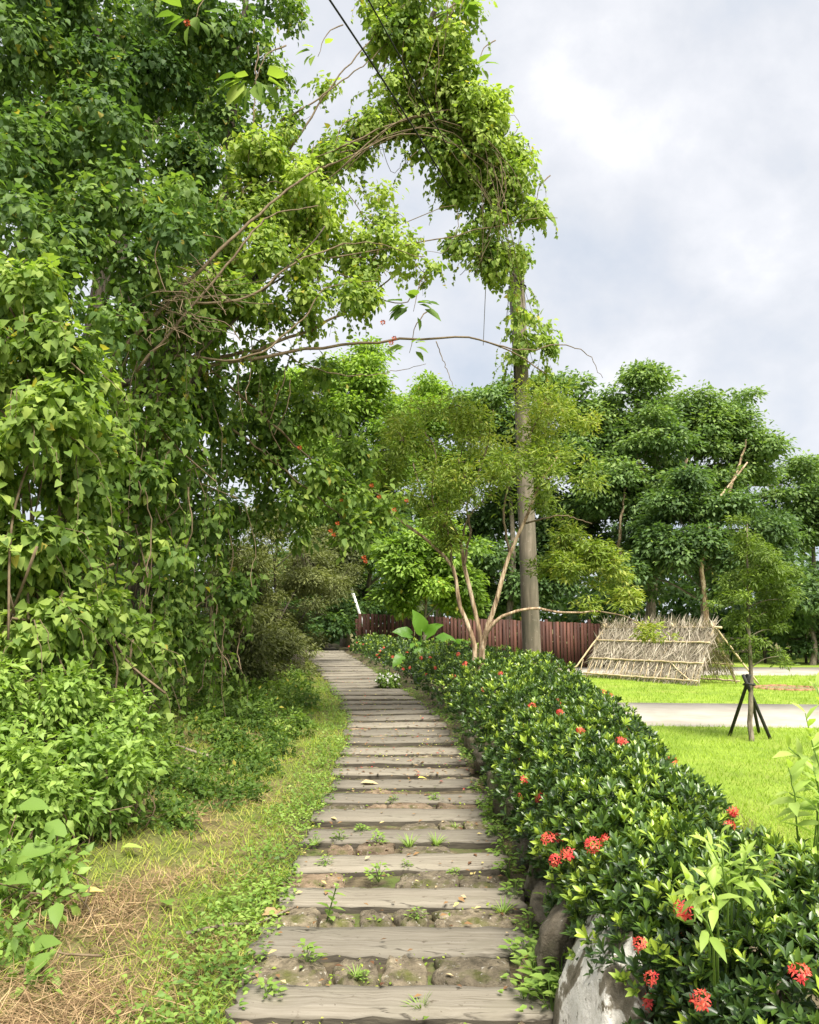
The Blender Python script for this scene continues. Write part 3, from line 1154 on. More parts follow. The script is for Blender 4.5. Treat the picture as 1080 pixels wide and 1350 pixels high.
tree('broadleaf_tree', 'tall leaning tree with the highest crown right of centre, above the shelter', ground_at(872, 31),
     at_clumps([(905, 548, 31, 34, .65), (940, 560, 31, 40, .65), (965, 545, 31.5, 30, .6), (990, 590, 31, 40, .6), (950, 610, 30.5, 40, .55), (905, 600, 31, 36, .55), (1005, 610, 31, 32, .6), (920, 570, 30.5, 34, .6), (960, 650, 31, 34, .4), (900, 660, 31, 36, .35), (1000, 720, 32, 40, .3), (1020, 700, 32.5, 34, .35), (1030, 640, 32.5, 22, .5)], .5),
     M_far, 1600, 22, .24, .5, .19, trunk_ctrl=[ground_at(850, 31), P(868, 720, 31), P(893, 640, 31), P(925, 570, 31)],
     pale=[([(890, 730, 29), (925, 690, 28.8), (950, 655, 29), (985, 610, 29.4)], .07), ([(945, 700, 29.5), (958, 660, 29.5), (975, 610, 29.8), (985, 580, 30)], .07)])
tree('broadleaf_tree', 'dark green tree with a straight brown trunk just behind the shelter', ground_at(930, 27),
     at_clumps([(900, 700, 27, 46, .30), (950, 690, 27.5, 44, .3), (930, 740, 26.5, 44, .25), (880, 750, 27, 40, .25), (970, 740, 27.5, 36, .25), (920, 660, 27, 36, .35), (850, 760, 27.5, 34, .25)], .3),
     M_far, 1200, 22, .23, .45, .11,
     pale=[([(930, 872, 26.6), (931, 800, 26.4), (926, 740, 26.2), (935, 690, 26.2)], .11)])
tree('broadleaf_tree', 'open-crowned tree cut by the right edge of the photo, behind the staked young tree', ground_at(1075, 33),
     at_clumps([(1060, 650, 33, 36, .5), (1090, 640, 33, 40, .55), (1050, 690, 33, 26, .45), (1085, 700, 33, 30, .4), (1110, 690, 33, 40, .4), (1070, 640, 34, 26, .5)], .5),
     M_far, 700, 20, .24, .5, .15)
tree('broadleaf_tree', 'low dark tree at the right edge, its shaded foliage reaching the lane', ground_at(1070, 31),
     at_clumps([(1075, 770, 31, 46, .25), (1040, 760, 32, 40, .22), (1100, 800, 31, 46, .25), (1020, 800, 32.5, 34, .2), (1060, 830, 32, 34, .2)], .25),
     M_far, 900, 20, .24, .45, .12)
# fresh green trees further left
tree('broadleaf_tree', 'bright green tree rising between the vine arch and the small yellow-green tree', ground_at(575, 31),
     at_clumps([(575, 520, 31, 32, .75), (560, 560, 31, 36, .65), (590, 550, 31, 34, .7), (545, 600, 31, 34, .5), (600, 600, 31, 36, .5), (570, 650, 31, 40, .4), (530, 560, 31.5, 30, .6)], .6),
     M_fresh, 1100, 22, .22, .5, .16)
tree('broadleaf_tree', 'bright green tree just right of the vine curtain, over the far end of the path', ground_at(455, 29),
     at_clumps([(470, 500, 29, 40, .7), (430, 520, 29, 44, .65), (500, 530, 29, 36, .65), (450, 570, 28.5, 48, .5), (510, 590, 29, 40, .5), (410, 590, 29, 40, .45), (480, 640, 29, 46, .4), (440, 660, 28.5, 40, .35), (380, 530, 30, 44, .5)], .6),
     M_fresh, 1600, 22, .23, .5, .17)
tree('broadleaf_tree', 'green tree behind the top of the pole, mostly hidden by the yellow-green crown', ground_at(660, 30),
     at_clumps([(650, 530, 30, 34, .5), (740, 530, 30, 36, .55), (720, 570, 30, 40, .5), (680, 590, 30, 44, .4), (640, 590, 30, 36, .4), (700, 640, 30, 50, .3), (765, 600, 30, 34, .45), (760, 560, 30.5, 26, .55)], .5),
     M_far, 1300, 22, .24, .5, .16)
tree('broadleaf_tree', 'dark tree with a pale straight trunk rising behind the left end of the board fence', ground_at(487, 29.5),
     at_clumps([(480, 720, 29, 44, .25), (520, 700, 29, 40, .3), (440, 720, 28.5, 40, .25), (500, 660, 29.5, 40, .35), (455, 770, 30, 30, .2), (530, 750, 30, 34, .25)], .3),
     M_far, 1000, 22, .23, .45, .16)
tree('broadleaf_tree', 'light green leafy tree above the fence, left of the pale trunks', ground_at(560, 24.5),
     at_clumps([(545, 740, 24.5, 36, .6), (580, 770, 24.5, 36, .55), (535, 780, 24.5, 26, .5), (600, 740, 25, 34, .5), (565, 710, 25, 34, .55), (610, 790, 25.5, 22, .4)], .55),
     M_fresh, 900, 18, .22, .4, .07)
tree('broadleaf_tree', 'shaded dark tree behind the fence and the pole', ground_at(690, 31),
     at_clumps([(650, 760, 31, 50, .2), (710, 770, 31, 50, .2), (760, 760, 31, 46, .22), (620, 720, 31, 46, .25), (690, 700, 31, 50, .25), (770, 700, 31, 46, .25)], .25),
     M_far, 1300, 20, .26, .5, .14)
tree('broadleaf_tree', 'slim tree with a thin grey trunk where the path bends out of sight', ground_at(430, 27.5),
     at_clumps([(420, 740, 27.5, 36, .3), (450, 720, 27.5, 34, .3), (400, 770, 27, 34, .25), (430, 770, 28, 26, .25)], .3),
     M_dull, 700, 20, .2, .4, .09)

# far dense wood closing the view behind everything
mb = MB()
cl = []
for i in range(46):
    x = -26 + i * 1.35
    cl.append((x, 38 + 2.5 * math.sin(i * 1.7), 1.2 + .5 * math.sin(i), 1.9, .2))
    cl.append((x + .6, 39 + 2 * math.cos(i * 2.1), 3.2 + .7 * math.sin(i * 2.3), 1.8, .22))
pos, d, n, tone, _, _ = clump_points(cl, 2300, 20, .65, fill=.5)
put_leaves(mb, DIAM, pos, d, n, rng.uniform(.3, .5, len(pos)), tone)
mb.build('far_wood', M_tree, kind='stuff', smooth=False)

# small multi-stemmed tree with pale bark, yellow-green crown
bt = np.array(P(626, 868, 10.6))
bt[2] = float(gz(bt[0], bt[1]))
ct = thing('small_tree', bt, 'small multi-stemmed tree with pale peeling bark and yellow-green crown in front of the pole', 'tree')
YT = 10.6


def Q(px, py, dy=0):
    return P(px, py, YT + dy)


stems = [  # pixels along each stem, depth offsets, radius
    ([(622, 900), (626, 850), (606, 800), (596, 748), (560, 710), (520, 680), (500, 660)], 0, .060),
    ([(628, 900), (634, 850), (628, 810), (612, 745), (606, 715), (580, 690), (558, 660), (545, 610)], .1, .058),
    ([(632, 900), (638, 845), (655, 790), (672, 730), (690, 690), (712, 640), (735, 600)], -.1, .062),
    ([(634, 900), (640, 840), (664, 812), (700, 802), (745, 808), (790, 806)], -.15, .048),
    ([(607, 718), (620, 680), (660, 640), (690, 620)], .05, .026),
    ([(612, 745), (620, 700), (616, 660), (640, 600), (650, 540)], .2, .03),
    ([(596, 748), (590, 700), (570, 660), (575, 600), (560, 570)], -.1, .026),
    ([(672, 730), (664, 680), (672, 640), (700, 570), (720, 530)], .1, .03),
    ([(606, 715), (590, 660), (610, 590), (600, 560)], .3, .022),
    ([(690, 690), (740, 680), (780, 690)], -.2, .022)]
for pts, dy, r in stems:
    c = curve([Q(x, y, dy * min(1, i * .5)) for i, (x, y) in enumerate(pts)], 20, .006)
    mb = MB()
    tube(mb, c, np.linspace(r * .60, r * .20, len(c)), 9, jit=.10)
    mb.build('stem' if r > .04 else 'branch', M_palebark if r > .04 else M_twig, ct)
cl = at_clumps([(540, 590, 10.8, 44, .55), (580, 560, 10.9, 40, .65), (530, 640, 10.6, 40, .5), (600, 610, 10.5, 46, .5), (650, 560, 10.9, 48, .6), (640, 610, 10.3, 40, .5), (700, 560, 10.7, 48, .6),
                (725, 535, 11.0, 28, .65), (760, 560, 10.8, 34, .65), (740, 610, 10.5, 44, .55), (690, 620, 10.3, 40, .45), (560, 680, 10.5, 30, .45), (500, 620, 10.8, 26, .5), (770, 620, 10.6, 26, .55),
                (600, 650, 10.4, 34, .4), (720, 660, 10.6, 28, .45), (520, 570, 11, 24, .6), (660, 660, 10.4, 26, .4), (690, 520, 11.1, 18, .65)], .5)
cl = lumpy(cl, 4)
pos, d, n, tone, s1, k1 = clump_points(cl, 1150, 14, .11, up=.8, droop=.25, fill=.25, flat=.65, spread=.65)
cl2 = at_clumps([(770, 715, 10.9, 40, .6), (800, 760, 10.8, 36, .65), (750, 770, 10.8, 32, .55), (735, 700, 11, 26, .55), (820, 785, 10.7, 22, .65), (775, 800, 10.6, 18, .55), (855, 842, 10.4, 18, .8), (880, 848, 10.4, 12, .8), (720, 745, 11, 22, .5), (600, 710, 10.7, 20, .45)], .6)
cl2 = lumpy(cl2, 4, .55, .7)
pos2, d2, n2_, tone2, s2, k2 = clump_points(cl2, 520, 15, .10, up=1.0, droop=.2, fill=.35, flat=.28, spread=.4)
mb = MB()
for S, K, CL, f in ((s1, k1, cl, .16), (s2, k2, cl2, .2)):
    for q in np.nonzero(rng.random(len(S)) < f)[0]:
        a = np.array(CL[K[q]][:3])
        tube(mb, curve([a, (a + S[q]) / 2 + rng.normal(size=3) * .03, S[q]], 4), np.linspace(.007, .002, 5), 4, cap=False)
mb.build('twigs', M_twig, ct, kind='stuff')
c = curve([Q(790, 806, -.15), Q(830, 815, -.2), Q(870, 842, -.2)], 8)
mb = MB()
tube(mb, c, np.linspace(.012, .004, len(c)), 6)
mb.build('branch', M_twig, ct)
foliage(ct, 'crown', NARROW, M_olive, np.concatenate([pos, pos2]), np.concatenate([d, d2]), np.concatenate([n, n2_]),
        .075 * rng.uniform(.7, 1.3, len(pos) + len(pos2)), np.concatenate([tone, tone2]) + .09)

# ------------------------------------------------------------------ pole and cables
pb = np.array([1.92, 12.9, LAWN_Z])
pt = np.array([1.78, 12.9, 7.3])
pole = thing('utility_pole', pb, 'weathered round utility pole rising behind the small pale-barked tree', 'utility pole')
mb = MB()
tube(mb, [pb + (pt - pb) * t - np.array([0, 0, .2 if t == 0 else 0]) for t in np.linspace(0, 1, 12)], np.linspace(.150, .112, 12), 20)
mb.build('shaft', M_pole, pole)
for z in (5.2, 6.9):
    mb = MB()
    c = pb + (pt - pb) * (z + .1) / 7.4
    a = np.linspace(0, 2 * math.pi, 17)
    tube(mb, [c + np.array([math.cos(q) * .135, math.sin(q) * .135, 0]) for q in a], .014, 6)
    mb.build('band', M_darkmetal, pole)
mb = MB()
tube(mb, [pb + np.array([-.16, -.05, 4.4]), pb + np.array([-.27, -.05, 7.0])], .02, 6)
mb.build('conduit', M_darkmetal, pole)


def cable(ctrl, r, label):
    c = curve(ctrl, 40)
    mb_ = MB()
    tube(mb_, c, r, 6)
    o = mb_.build('cable', M_cable, origin=c[0])
    tag(o, label, 'cable', 'overhead cables')


def through(px, py, Y, top, r, label):
    q = P(px, py, Y)
    back = top + (q - top) * 4.2
    m = (top + q) / 2 - np.array([0, 0, .10])
    cable([top, m, q, (q + back) / 2 - np.array([0, 0, .15]), back + np.array([0, 0, .3])], r, label)


through(435, 0, 6.0, pt + np.array([0, -.12, -.35]), .0085, 'thick black overhead cable running down to the pole from the top left gap')
through(486, 0, 6.6, pt + np.array([0, -.12, -.12]), .007, 'thinner black overhead cable vanishing into the vine arch')

# ------------------------------------------------------------------ the flowering hedge


def floret_head(seed):
    r = np.random.default_rng(seed)
    mb = MB()
    for i in range(13):
        u = nrmz(r.normal(size=3) + np.array([0, 0, .8]))
        c = u * np.array([.034, .034, .018]) + np.array([0, 0, .006])
        t = r.uniform(.1, .9)
        a0 = r.uniform(0, 6.28)
        e1 = nrmz(np.cross(u, [.3, .9, .1]))
        e2 = np.cross(u, e1)
        for k in range(4):
            a = a0 + k * math.pi / 2
            dr = e1 * math.cos(a) + e2 * math.sin(a)
            pr = -e1 * math.sin(a) + e2 * math.cos(a)
            mb.add([c, c + dr * .010 + pr * .0042, c + dr * .021 + u * .002, c + dr * .010 - pr * .0042], [(0, 1, 2), (0, 2, 3)], t)
    return mb.mesh('flower_head', M_petal, smooth=False)


heads = [floret_head(60 + i) for i in range(4)]


def whorl(seed, tone, n=8, L0=1.0, shape=LANCE_S):
    """Rosette of lance leaves round an upright shoot, unit leaf length."""
    r = np.random.default_rng(seed)
    mb = MB()
    for i in range(n):
        a = i * 2.4 + r.uniform(-.3, .3)
        tilt = r.uniform(.35, 1.15) * (1.1 - .6 * i / n)
        el = math.pi / 2 - tilt
        dd = np.array([[math.cos(a) * math.cos(el), math.sin(a) * math.cos(el), math.sin(el)]])
        nn = np.array([[-math.cos(a) * math.sin(el), -math.sin(a) * math.sin(el), math.cos(el)]])
        put_leaves(mb, shape, np.array([[0, 0, .25 * i / n - .2]]), dd, nn, np.array([L0 * r.uniform(.75, 1.15)]), np.array([min(tone + r.normal() * .06 + .34 * (i / n - .45), .93 if r.random() > .012 else 1)]))
    return mb


wh = [[whorl(300 + 7 * q + v, (q + .4) / 6) for v in range(3)] for q in range(6)]
wh_me = [[whorl(300 + 7 * q + v, (q + .4) / 6, 6, 1.0, LANCE).mesh('leaf_whorl', M_hedge, smooth=False) for v in range(3)] for q in range(6)]
wh_arr = [[(np.concatenate(m.V), np.concatenate(m.F), np.concatenate(m.T)) for m in row] for row in wh]


def basis(axis):
    z = nrmz(axis)
    ref = nrmz(rng.normal(size=z.shape))
    x = nrmz(ref - (ref * z).sum(-1, keepdims=True) * z)
    return x, np.cross(z, x), z


def shrub(label, lobes, n_whorl, leaf, parts, flowers, flower_side=None, young=.16):
    """lobes: (x, y, z, rx, ry, rz)."""
    Lb = np.array(lobes, float)
    base = np.array([Lb[:, 0].mean(), Lb[:, 1].mean(), float(gz(Lb[:, 0].mean(), Lb[:, 1].mean()))])
    t = thing('flowering_shrub', base, label, 'shrub', 'red-flowered shrubs of the clipped hedge')
    wgt = Lb[:, 3] * Lb[:, 5]
    k = rng.choice(len(Lb), n_whorl, p=wgt / wgt.sum())
    u = rv(n_whorl)
    u[:, 2] = np.abs(u[:, 2]) * np.where(rng.random(n_whorl) < .82, 1, -.8)
    rr = np.where(rng.random(n_whorl) < .68, rng.uniform(.93, 1.06, n_whorl), rng.uniform(.55, .93, n_whorl))
    rr *= 1 + .07 * np.sin(u[:, 0] * 7 + k * 2) * np.cos(u[:, 1] * 6 + k)
    pos = Lb[k, :3] + u * rr[:, None] * Lb[k, 3:6]
    # drop points buried in other lobes
    keep = np.ones(n_whorl, bool)
    for i in range(len(Lb)):
        q = (((pos - Lb[i, :3]) / Lb[i, 3:6]) ** 2).sum(1)
        keep &= ~((q < .3) & (k != i))
    keep &= pos[:, 2] > gz(pos[:, 0], pos[:, 1]) + .04
    pos, u, k, rr = pos[keep], u[keep], k[keep], rr[keep]
    m = len(pos)
    axis = nrmz(u * .75 + np.array([0, 0, .65]) + rng.normal(size=(m, 3)) * .28)
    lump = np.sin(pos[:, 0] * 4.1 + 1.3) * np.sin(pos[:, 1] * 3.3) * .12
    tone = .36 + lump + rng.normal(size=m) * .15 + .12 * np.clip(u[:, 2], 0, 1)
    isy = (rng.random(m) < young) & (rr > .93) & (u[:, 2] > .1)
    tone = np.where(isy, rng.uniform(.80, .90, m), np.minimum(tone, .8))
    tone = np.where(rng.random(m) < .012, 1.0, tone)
    x, y, z = basis(axis)
    s = leaf * rng.uniform(.75, 1.25, m)
    f = np.zeros(m, bool)
    if parts:
        f[pick_front(pos, s, parts, 18)] = True
    q = np.clip((tone * 6).astype(int), 0, 5)
    v = rng.integers(0, 3, m)
    mb = MB()
    for i in range(m):
        M3 = np.stack([x[i], y[i], z[i]], 1) * s[i]
        if f[i]:
            M_ = np.eye(4)
            M_[:3, :3] = M3
            M_[:3, 3] = pos[i]
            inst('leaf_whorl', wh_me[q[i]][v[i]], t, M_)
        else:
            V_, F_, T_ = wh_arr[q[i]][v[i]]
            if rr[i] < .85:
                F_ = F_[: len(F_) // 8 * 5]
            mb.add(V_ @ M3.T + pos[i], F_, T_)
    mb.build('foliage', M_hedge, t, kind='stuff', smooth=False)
    mb = MB()
    for i in range(14):
        l = Lb[rng.integers(len(Lb))]
        e = l[:3] + rv(1)[0] * l[3:6] * .75
        e[2] = max(e[2], l[2])
        b0 = np.array([l[0] + rng.normal() * .08, l[1] + rng.normal() * .08, float(gz(l[0], l[1])) - .03])
        tube(mb, curve([b0, (b0 + e) / 2 + rng.normal(size=3) * .05, e], 6), np.linspace(.014, .005, 7), 5)
    mb.build('stems', M_bark, t)
    for (px_, py_) in flowers:
        # nearest outer whorl along this line of sight
        ppx, ppy, zc = project(pos)
        dd = np.hypot(ppx - px_, ppy - py_) + 40 * (rr < .93)
        c_ = np.argsort(dd)[:9]
        j = c_[np.argmin(zc[c_] + .004 * dd[c_])]
        A = nrmz(axis[j] * .6 + nrmz(np.array([0, 0, EYE]) - pos[j]) * .5)
        xx, yy, zz = basis(A[None])
        M_ = np.eye(4)
        M_[:3, :3] = np.stack([xx[0], yy[0], zz[0]], 1) * random.uniform(.6, .95)
        M_[:3, 3] = pos[j] + A * (s[j] * .75 + .022) + np.array([0, 0, .012])
        inst('flower_head', random.choice(heads), t, M_)
    return t


def hl(rel, y, rx, ry, h):
    """Lobe standing on the hedge line, rel metres right of the path's centre."""
    x = float(xc(y)) + rel
    g = float(pz(y)) * .5
    return (x, y, g + h * .45, rx, ry, h * .58)


shrub('flowering shrub nearest the camera, filling the bottom right corner', [hl(1.0, 2.75, .34, .36, .56), hl(1.22, 2.85, .34, .34, .62), hl(.98, 3.05, .33, .34, .60), hl(1.42, 2.6, .32, .32, .62), hl(1.15, 2.45, .34, .3, .53)],
      4200, .043, 300, [(850, 1265), (860, 1290), (858, 1340), (896, 1218), (1068, 1308), (930, 1330)])
shrub('hedge shrub above the white lichened rock, with red flowers on its path side', [hl(1.0, 3.75, .38, .42, .68), hl(1.12, 4.1, .38, .45, .72), hl(.96, 4.35, .35, .42, .64), hl(1.15, 3.7, .34, .40, .67), hl(1.0, 3.38, .33, .32, .60)],
      4700, .043, 300, [(740, 1105), (728, 1120), (752, 1138), (738, 1140), (802, 1125), (792, 1128), (898, 1218), (890, 1258), (920, 1175), (958, 1105), (968, 1083), (942, 1180)])
shrub('hedge shrub whose crest carries the most red flower heads, in front of the staked tree', [hl(1.02, 5.1, .42, .46, .74), hl(1.22, 5.2, .40, .48, .79), hl(.98, 5.75, .40, .45, .74), hl(1.3, 5.85, .40, .48, .83), hl(1.22, 4.7, .32, .40, .70), hl(1.05, 4.75, .36, .35, .7)],
      4200, .046, 250, [(688, 1042), (708, 1066), (698, 1060), (870, 1022), (940, 993), (918, 988), (765, 972), (820, 985), (826, 990), (742, 955), (712, 1070), (770, 1035)])
shrub('hedge shrub in front of the lawn footpath, with red and orange flower heads', [hl(1.05, 6.7, .44, .55, .80), hl(1.34, 6.8, .42, .52, .86), hl(1.0, 7.5, .44, .5, .82), hl(1.40, 7.7, .42, .55, .90)],
      2800, .049, 200, [(685, 970), (678, 1010), (690, 975), (732, 935), (760, 968), (772, 972), (830, 915), (848, 938), (872, 926), (700, 940), (790, 925), (868, 925)])
shrub('hedge shrub with a pale clipped top left of the shelter', [hl(1.05, 8.8, .5, .6, .84), hl(1.5, 9.0, .48, .65, .95), hl(1.05, 9.7, .5, .6, .86), hl(1.5, 10.1, .48, .6, .95)],
      1800, .058, 120, [(625, 945), (660, 900), (690, 905), (640, 925), (735, 890), (610, 870), (655, 950)])
shrub('dark hedge shrub at the foot of the small pale-barked tree', [hl(1.08, 11.0, .5, .65, .88), hl(1.5, 11.4, .5, .65, .92), hl(1.1, 12.2, .5, .65, .92), hl(1.55, 12.5, .5, .6, .9)],
      1500, .060, 0, [(605, 868), (640, 872), (575, 880), (560, 890), (590, 900), (620, 880)])
shrub('dark hedge shrub below the elephant ear leaves', [hl(1.15, 13.6, .5, .7, .92), hl(1.6, 13.9, .5, .6, .9), hl(1.2, 15.0, .5, .7, .9)],
      1200, .064, 0, [(540, 885), (556, 872), (530, 865), (570, 868), (520, 880)])
shrub('hedge shrub in front of the left part of the board fence', [hl(1.2, 16.8, .55, .8, .85), hl(1.25, 18.3, .55, .8, .85), hl(1.6, 17.5, .5, .8, .8)],
      1200, .066, 0, [(505, 858), (490, 850), (515, 870), (480, 856), (498, 868)])
shrub('farthest hedge shrub, at the bend of the path', [hl(1.2, 20.2, .55, .9, .8), hl(1.25, 22, .6, .9, .8), hl(1.3, 24, .6, 1.0, .78)],
      1200, .07, 0, [(470, 850), (455, 845), (480, 852)])

# ------------------------------------------------------------------ left side: the vine-draped tree
tb = np.array([-2.75, 8.3, 0])
tb[2] = float(gz(tb[0], tb[1]))
vt = thing('vine_draped_tree', tb, 'large leaning tree smothered in heart-leaved vines, arching over the path from the left', 'tree')
limbs = [
    ('trunk', [(182, 900, 8.3), (186, 760, 8.2), (205, 640, 8.1), (230, 540, 8.0), (300, 420, 8.3), (390, 300, 8.6)], .13, M_bark),
    ('limb', [(110, 610, 7.6), (180, 520, 7.7), (260, 430, 7.9), (330, 380, 8.2), (420, 290, 8.7)], .075, M_bark),
    ('limb', [(230, 540, 8.0), (170, 380, 8.0), (140, 200, 8.0), (130, 40, 8.0)], .12, M_bark),
    ('limb', [(300, 420, 8.1), (300, 250, 8.4), (310, 100, 8.6), (330, -40, 8.6)], .08, M_bark),
    ('limb', [(390, 300, 8.5), (420, 220, 8.8), (500, 180, 9.1), (580, 180, 9.3), (640, 230, 9.4), (655, 300, 9.4)], .08, M_bark),
    ('limb', [(520, 180, 9.1), (545, 90, 9.2), (580, 0, 9.2), (590, -60, 9.2)], .05, M_bark),
    ('limb', [(200, 500, 7.6), (300, 478, 7.9), (400, 462, 8.3), (500, 450, 8.7), (600, 445, 9.0), (660, 456, 9.2), (720, 492, 9.3)], .022, M_twig),
    ('limb', [(640, 450, 9.1), (690, 462, 9.2), (740, 455, 9.3), (775, 468, 9.4), (795, 500, 9.4)], .010, M_twig),
    ('limb', [(270, 475, 7.9), (340, 460, 8.1), (420, 430, 8.4), (470, 400, 8.7), (520, 362, 8.9)], .022, M_twig),
    ('limb', [(575, 450, 9.0), (590, 490, 9.0), (600, 516, 9.0)], .006, M_twig),
    ('limb', [(150, 470, 6.7), (250, 372, 6.9), (330, 292, 7.1), (400, 235, 7.5), (440, 215, 7.9)], .020, M_twig),
    ('limb', [(130, 600, 7.0), (200, 522, 7.1), (300, 432, 7.5), (350, 380, 7.7), (430, 300, 7.9)], .022, M_bark),
    ('limb', [(180, 490, 6.7), (300, 350, 6.9), (350, 290, 7.1), (420, 270, 7.5)], .014, M_twig),
    ('limb', [(240, 400, 7.0), (330, 390, 7.3), (400, 340, 7.6), (480, 320, 8.0), (560, 340, 8.4)], .013, M_twig),
    ('limb', [(220, 470, 7.2), (330, 470, 7.5), (400, 420, 7.9), (430, 380, 8.1), (500, 370, 8.4)], .012, M_twig),
    ('limb', [(340, 60, 8.0), (335, 150, 7.9), (326, 220, 7.8)], .009, M_twig),
    ('limb', [(320, 440, 8.2), (430, 490, 8.5), (500, 492, 8.7), (560, 480, 8.9)], .008, M_twig),
    ('limb', [(320, 350, 8.0), (400, 345, 8.3), (500, 330, 8.6), (600, 310, 8.9), (700, 290, 9.2), (735, 288, 9.2)], .011, M_twig),
    ('limb', [(380, 200, 8.4), (440, 110, 8.6), (500, 40, 8.8), (560, -20, 8.9)], .012, M_twig),
    ('limb', [(370, 160, 8.3), (420, 130, 8.5), (480, 85, 8.7), (520, 50, 8.9)], .012, M_twig),
    ('limb', [(390, 320, 8.4), (440, 240, 8.6), (500, 300, 8.8), (600, 270, 9.1), (590, 330, 9.1), (560, 330, 9.1)], .007, M_twig),
    ('limb', [(270, 480, 8.0), (360, 560, 8.6), (430, 620, 9.2), (520, 660, 9.6)], .018, M_twig),
    ('limb', [(300, 560, 8.4), (400, 640, 9.0), (470, 700, 9.4)], .014, M_twig),
    ('limb', [(330, 390, 8.2), (420, 350, 8.5), (520, 400, 8.9), (570, 360, 9.0)], .012, M_twig)]
for i in range(14):
    o_ = rng.normal(size=(6, 2)) * 16
    arch_px = [(430, 215, 8.7), (520, 170, 9.05), (590, 165, 9.2), (650, 215, 9.3), (665, 300, 9.35), (686, 420, 10.6)] if i % 2 else [(600, -30, 9.1), (560, 60, 9.05), (545, 130, 9.1), (620, 200, 9.25), (660, 260, 9.3), (640, 360, 9.3)]
    limbs.append(('limb', [(x_ + o_[q, 0], y_ + o_[q, 1], Y_ - .25 + .1 * rng.normal()) for q, (x_, y_, Y_) in enumerate(arch_px)], rng.uniform(.004, .011), M_twig))
for nm, pts, r, m_ in limbs:
    c = curve([P(*p) for p in pts], 24, .008)
    if nm == 'trunk':
        c[0] = tb - np.array([0, 0, .1])
    mb = MB()
    tube(mb, c, np.linspace(r, r * .35, len(c)), 9 if r > .05 else 6, jit=.07)
    mb.build(nm, m_, vt)

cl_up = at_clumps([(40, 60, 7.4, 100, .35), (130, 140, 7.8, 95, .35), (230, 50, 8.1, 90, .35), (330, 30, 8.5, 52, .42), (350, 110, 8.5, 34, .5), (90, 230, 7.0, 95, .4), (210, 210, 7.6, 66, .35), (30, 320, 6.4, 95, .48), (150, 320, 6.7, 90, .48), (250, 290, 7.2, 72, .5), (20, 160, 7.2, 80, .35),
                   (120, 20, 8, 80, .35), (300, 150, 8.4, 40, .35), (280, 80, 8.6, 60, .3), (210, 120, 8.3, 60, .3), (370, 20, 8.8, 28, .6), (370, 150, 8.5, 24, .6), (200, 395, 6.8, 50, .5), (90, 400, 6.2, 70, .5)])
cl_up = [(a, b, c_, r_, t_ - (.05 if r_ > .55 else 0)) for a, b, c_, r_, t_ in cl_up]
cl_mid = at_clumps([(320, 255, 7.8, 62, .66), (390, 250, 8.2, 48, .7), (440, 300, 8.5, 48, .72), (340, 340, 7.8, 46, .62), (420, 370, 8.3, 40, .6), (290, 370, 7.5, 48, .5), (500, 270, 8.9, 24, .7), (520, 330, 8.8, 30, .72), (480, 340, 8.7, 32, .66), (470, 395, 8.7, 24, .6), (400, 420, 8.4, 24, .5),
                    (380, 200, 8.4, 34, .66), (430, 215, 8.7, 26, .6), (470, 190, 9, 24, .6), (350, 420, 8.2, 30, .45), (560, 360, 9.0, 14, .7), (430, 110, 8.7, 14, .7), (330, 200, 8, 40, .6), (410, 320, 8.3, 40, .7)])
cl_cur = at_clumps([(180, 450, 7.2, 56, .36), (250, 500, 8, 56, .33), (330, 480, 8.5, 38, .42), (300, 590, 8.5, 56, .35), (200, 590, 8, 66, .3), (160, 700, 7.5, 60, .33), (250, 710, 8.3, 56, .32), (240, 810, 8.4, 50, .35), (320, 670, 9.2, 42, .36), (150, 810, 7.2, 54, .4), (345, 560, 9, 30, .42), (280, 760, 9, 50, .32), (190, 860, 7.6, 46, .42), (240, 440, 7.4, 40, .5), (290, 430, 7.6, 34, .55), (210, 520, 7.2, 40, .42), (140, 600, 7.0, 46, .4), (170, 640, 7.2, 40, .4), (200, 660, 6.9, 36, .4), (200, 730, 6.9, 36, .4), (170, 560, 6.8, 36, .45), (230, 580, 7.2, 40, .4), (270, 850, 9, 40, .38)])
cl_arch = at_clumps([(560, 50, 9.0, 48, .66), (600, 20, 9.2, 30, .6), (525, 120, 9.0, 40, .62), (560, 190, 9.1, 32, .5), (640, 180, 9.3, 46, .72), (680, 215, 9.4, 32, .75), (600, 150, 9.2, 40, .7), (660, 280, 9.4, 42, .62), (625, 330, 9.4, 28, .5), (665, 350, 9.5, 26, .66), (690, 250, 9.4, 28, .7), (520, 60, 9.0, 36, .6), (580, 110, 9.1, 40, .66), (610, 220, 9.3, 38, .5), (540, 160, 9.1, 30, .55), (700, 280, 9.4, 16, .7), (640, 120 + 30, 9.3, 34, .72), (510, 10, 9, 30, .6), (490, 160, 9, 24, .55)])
cl_fall = at_clumps([(672, 380, 9.7, 18, .66), (685, 405, 11.5, 17, .66), (690, 430, 12.4, 20, .7), (705, 455, 12.6, 22, .72), (720, 470, 12.6, 18, .72), (690, 350, 12.7, 18, .66), (715, 430, 12.7, 16, .72), (676, 470, 12.6, 12, .6)])


def vine_leaves(cl, nsub, nleaf, sub_r, parts, size, drp=.9, cell=13, name='vine_foliage', parent=None, fill=.6, shape=HEART, mat=M_vine, spread=.35):
    pos, d, n, tone, s_, k_ = clump_points(lumpy(cl), nsub, nleaf, sub_r, up=.55, droop=drp, fill=fill, flat=1.0, spread=spread)
    foliage(parent, name, shape, mat, pos, d, n, size * rng.uniform(.5, 1.4, len(pos)), tone, parts, cell)
    return s_, k_


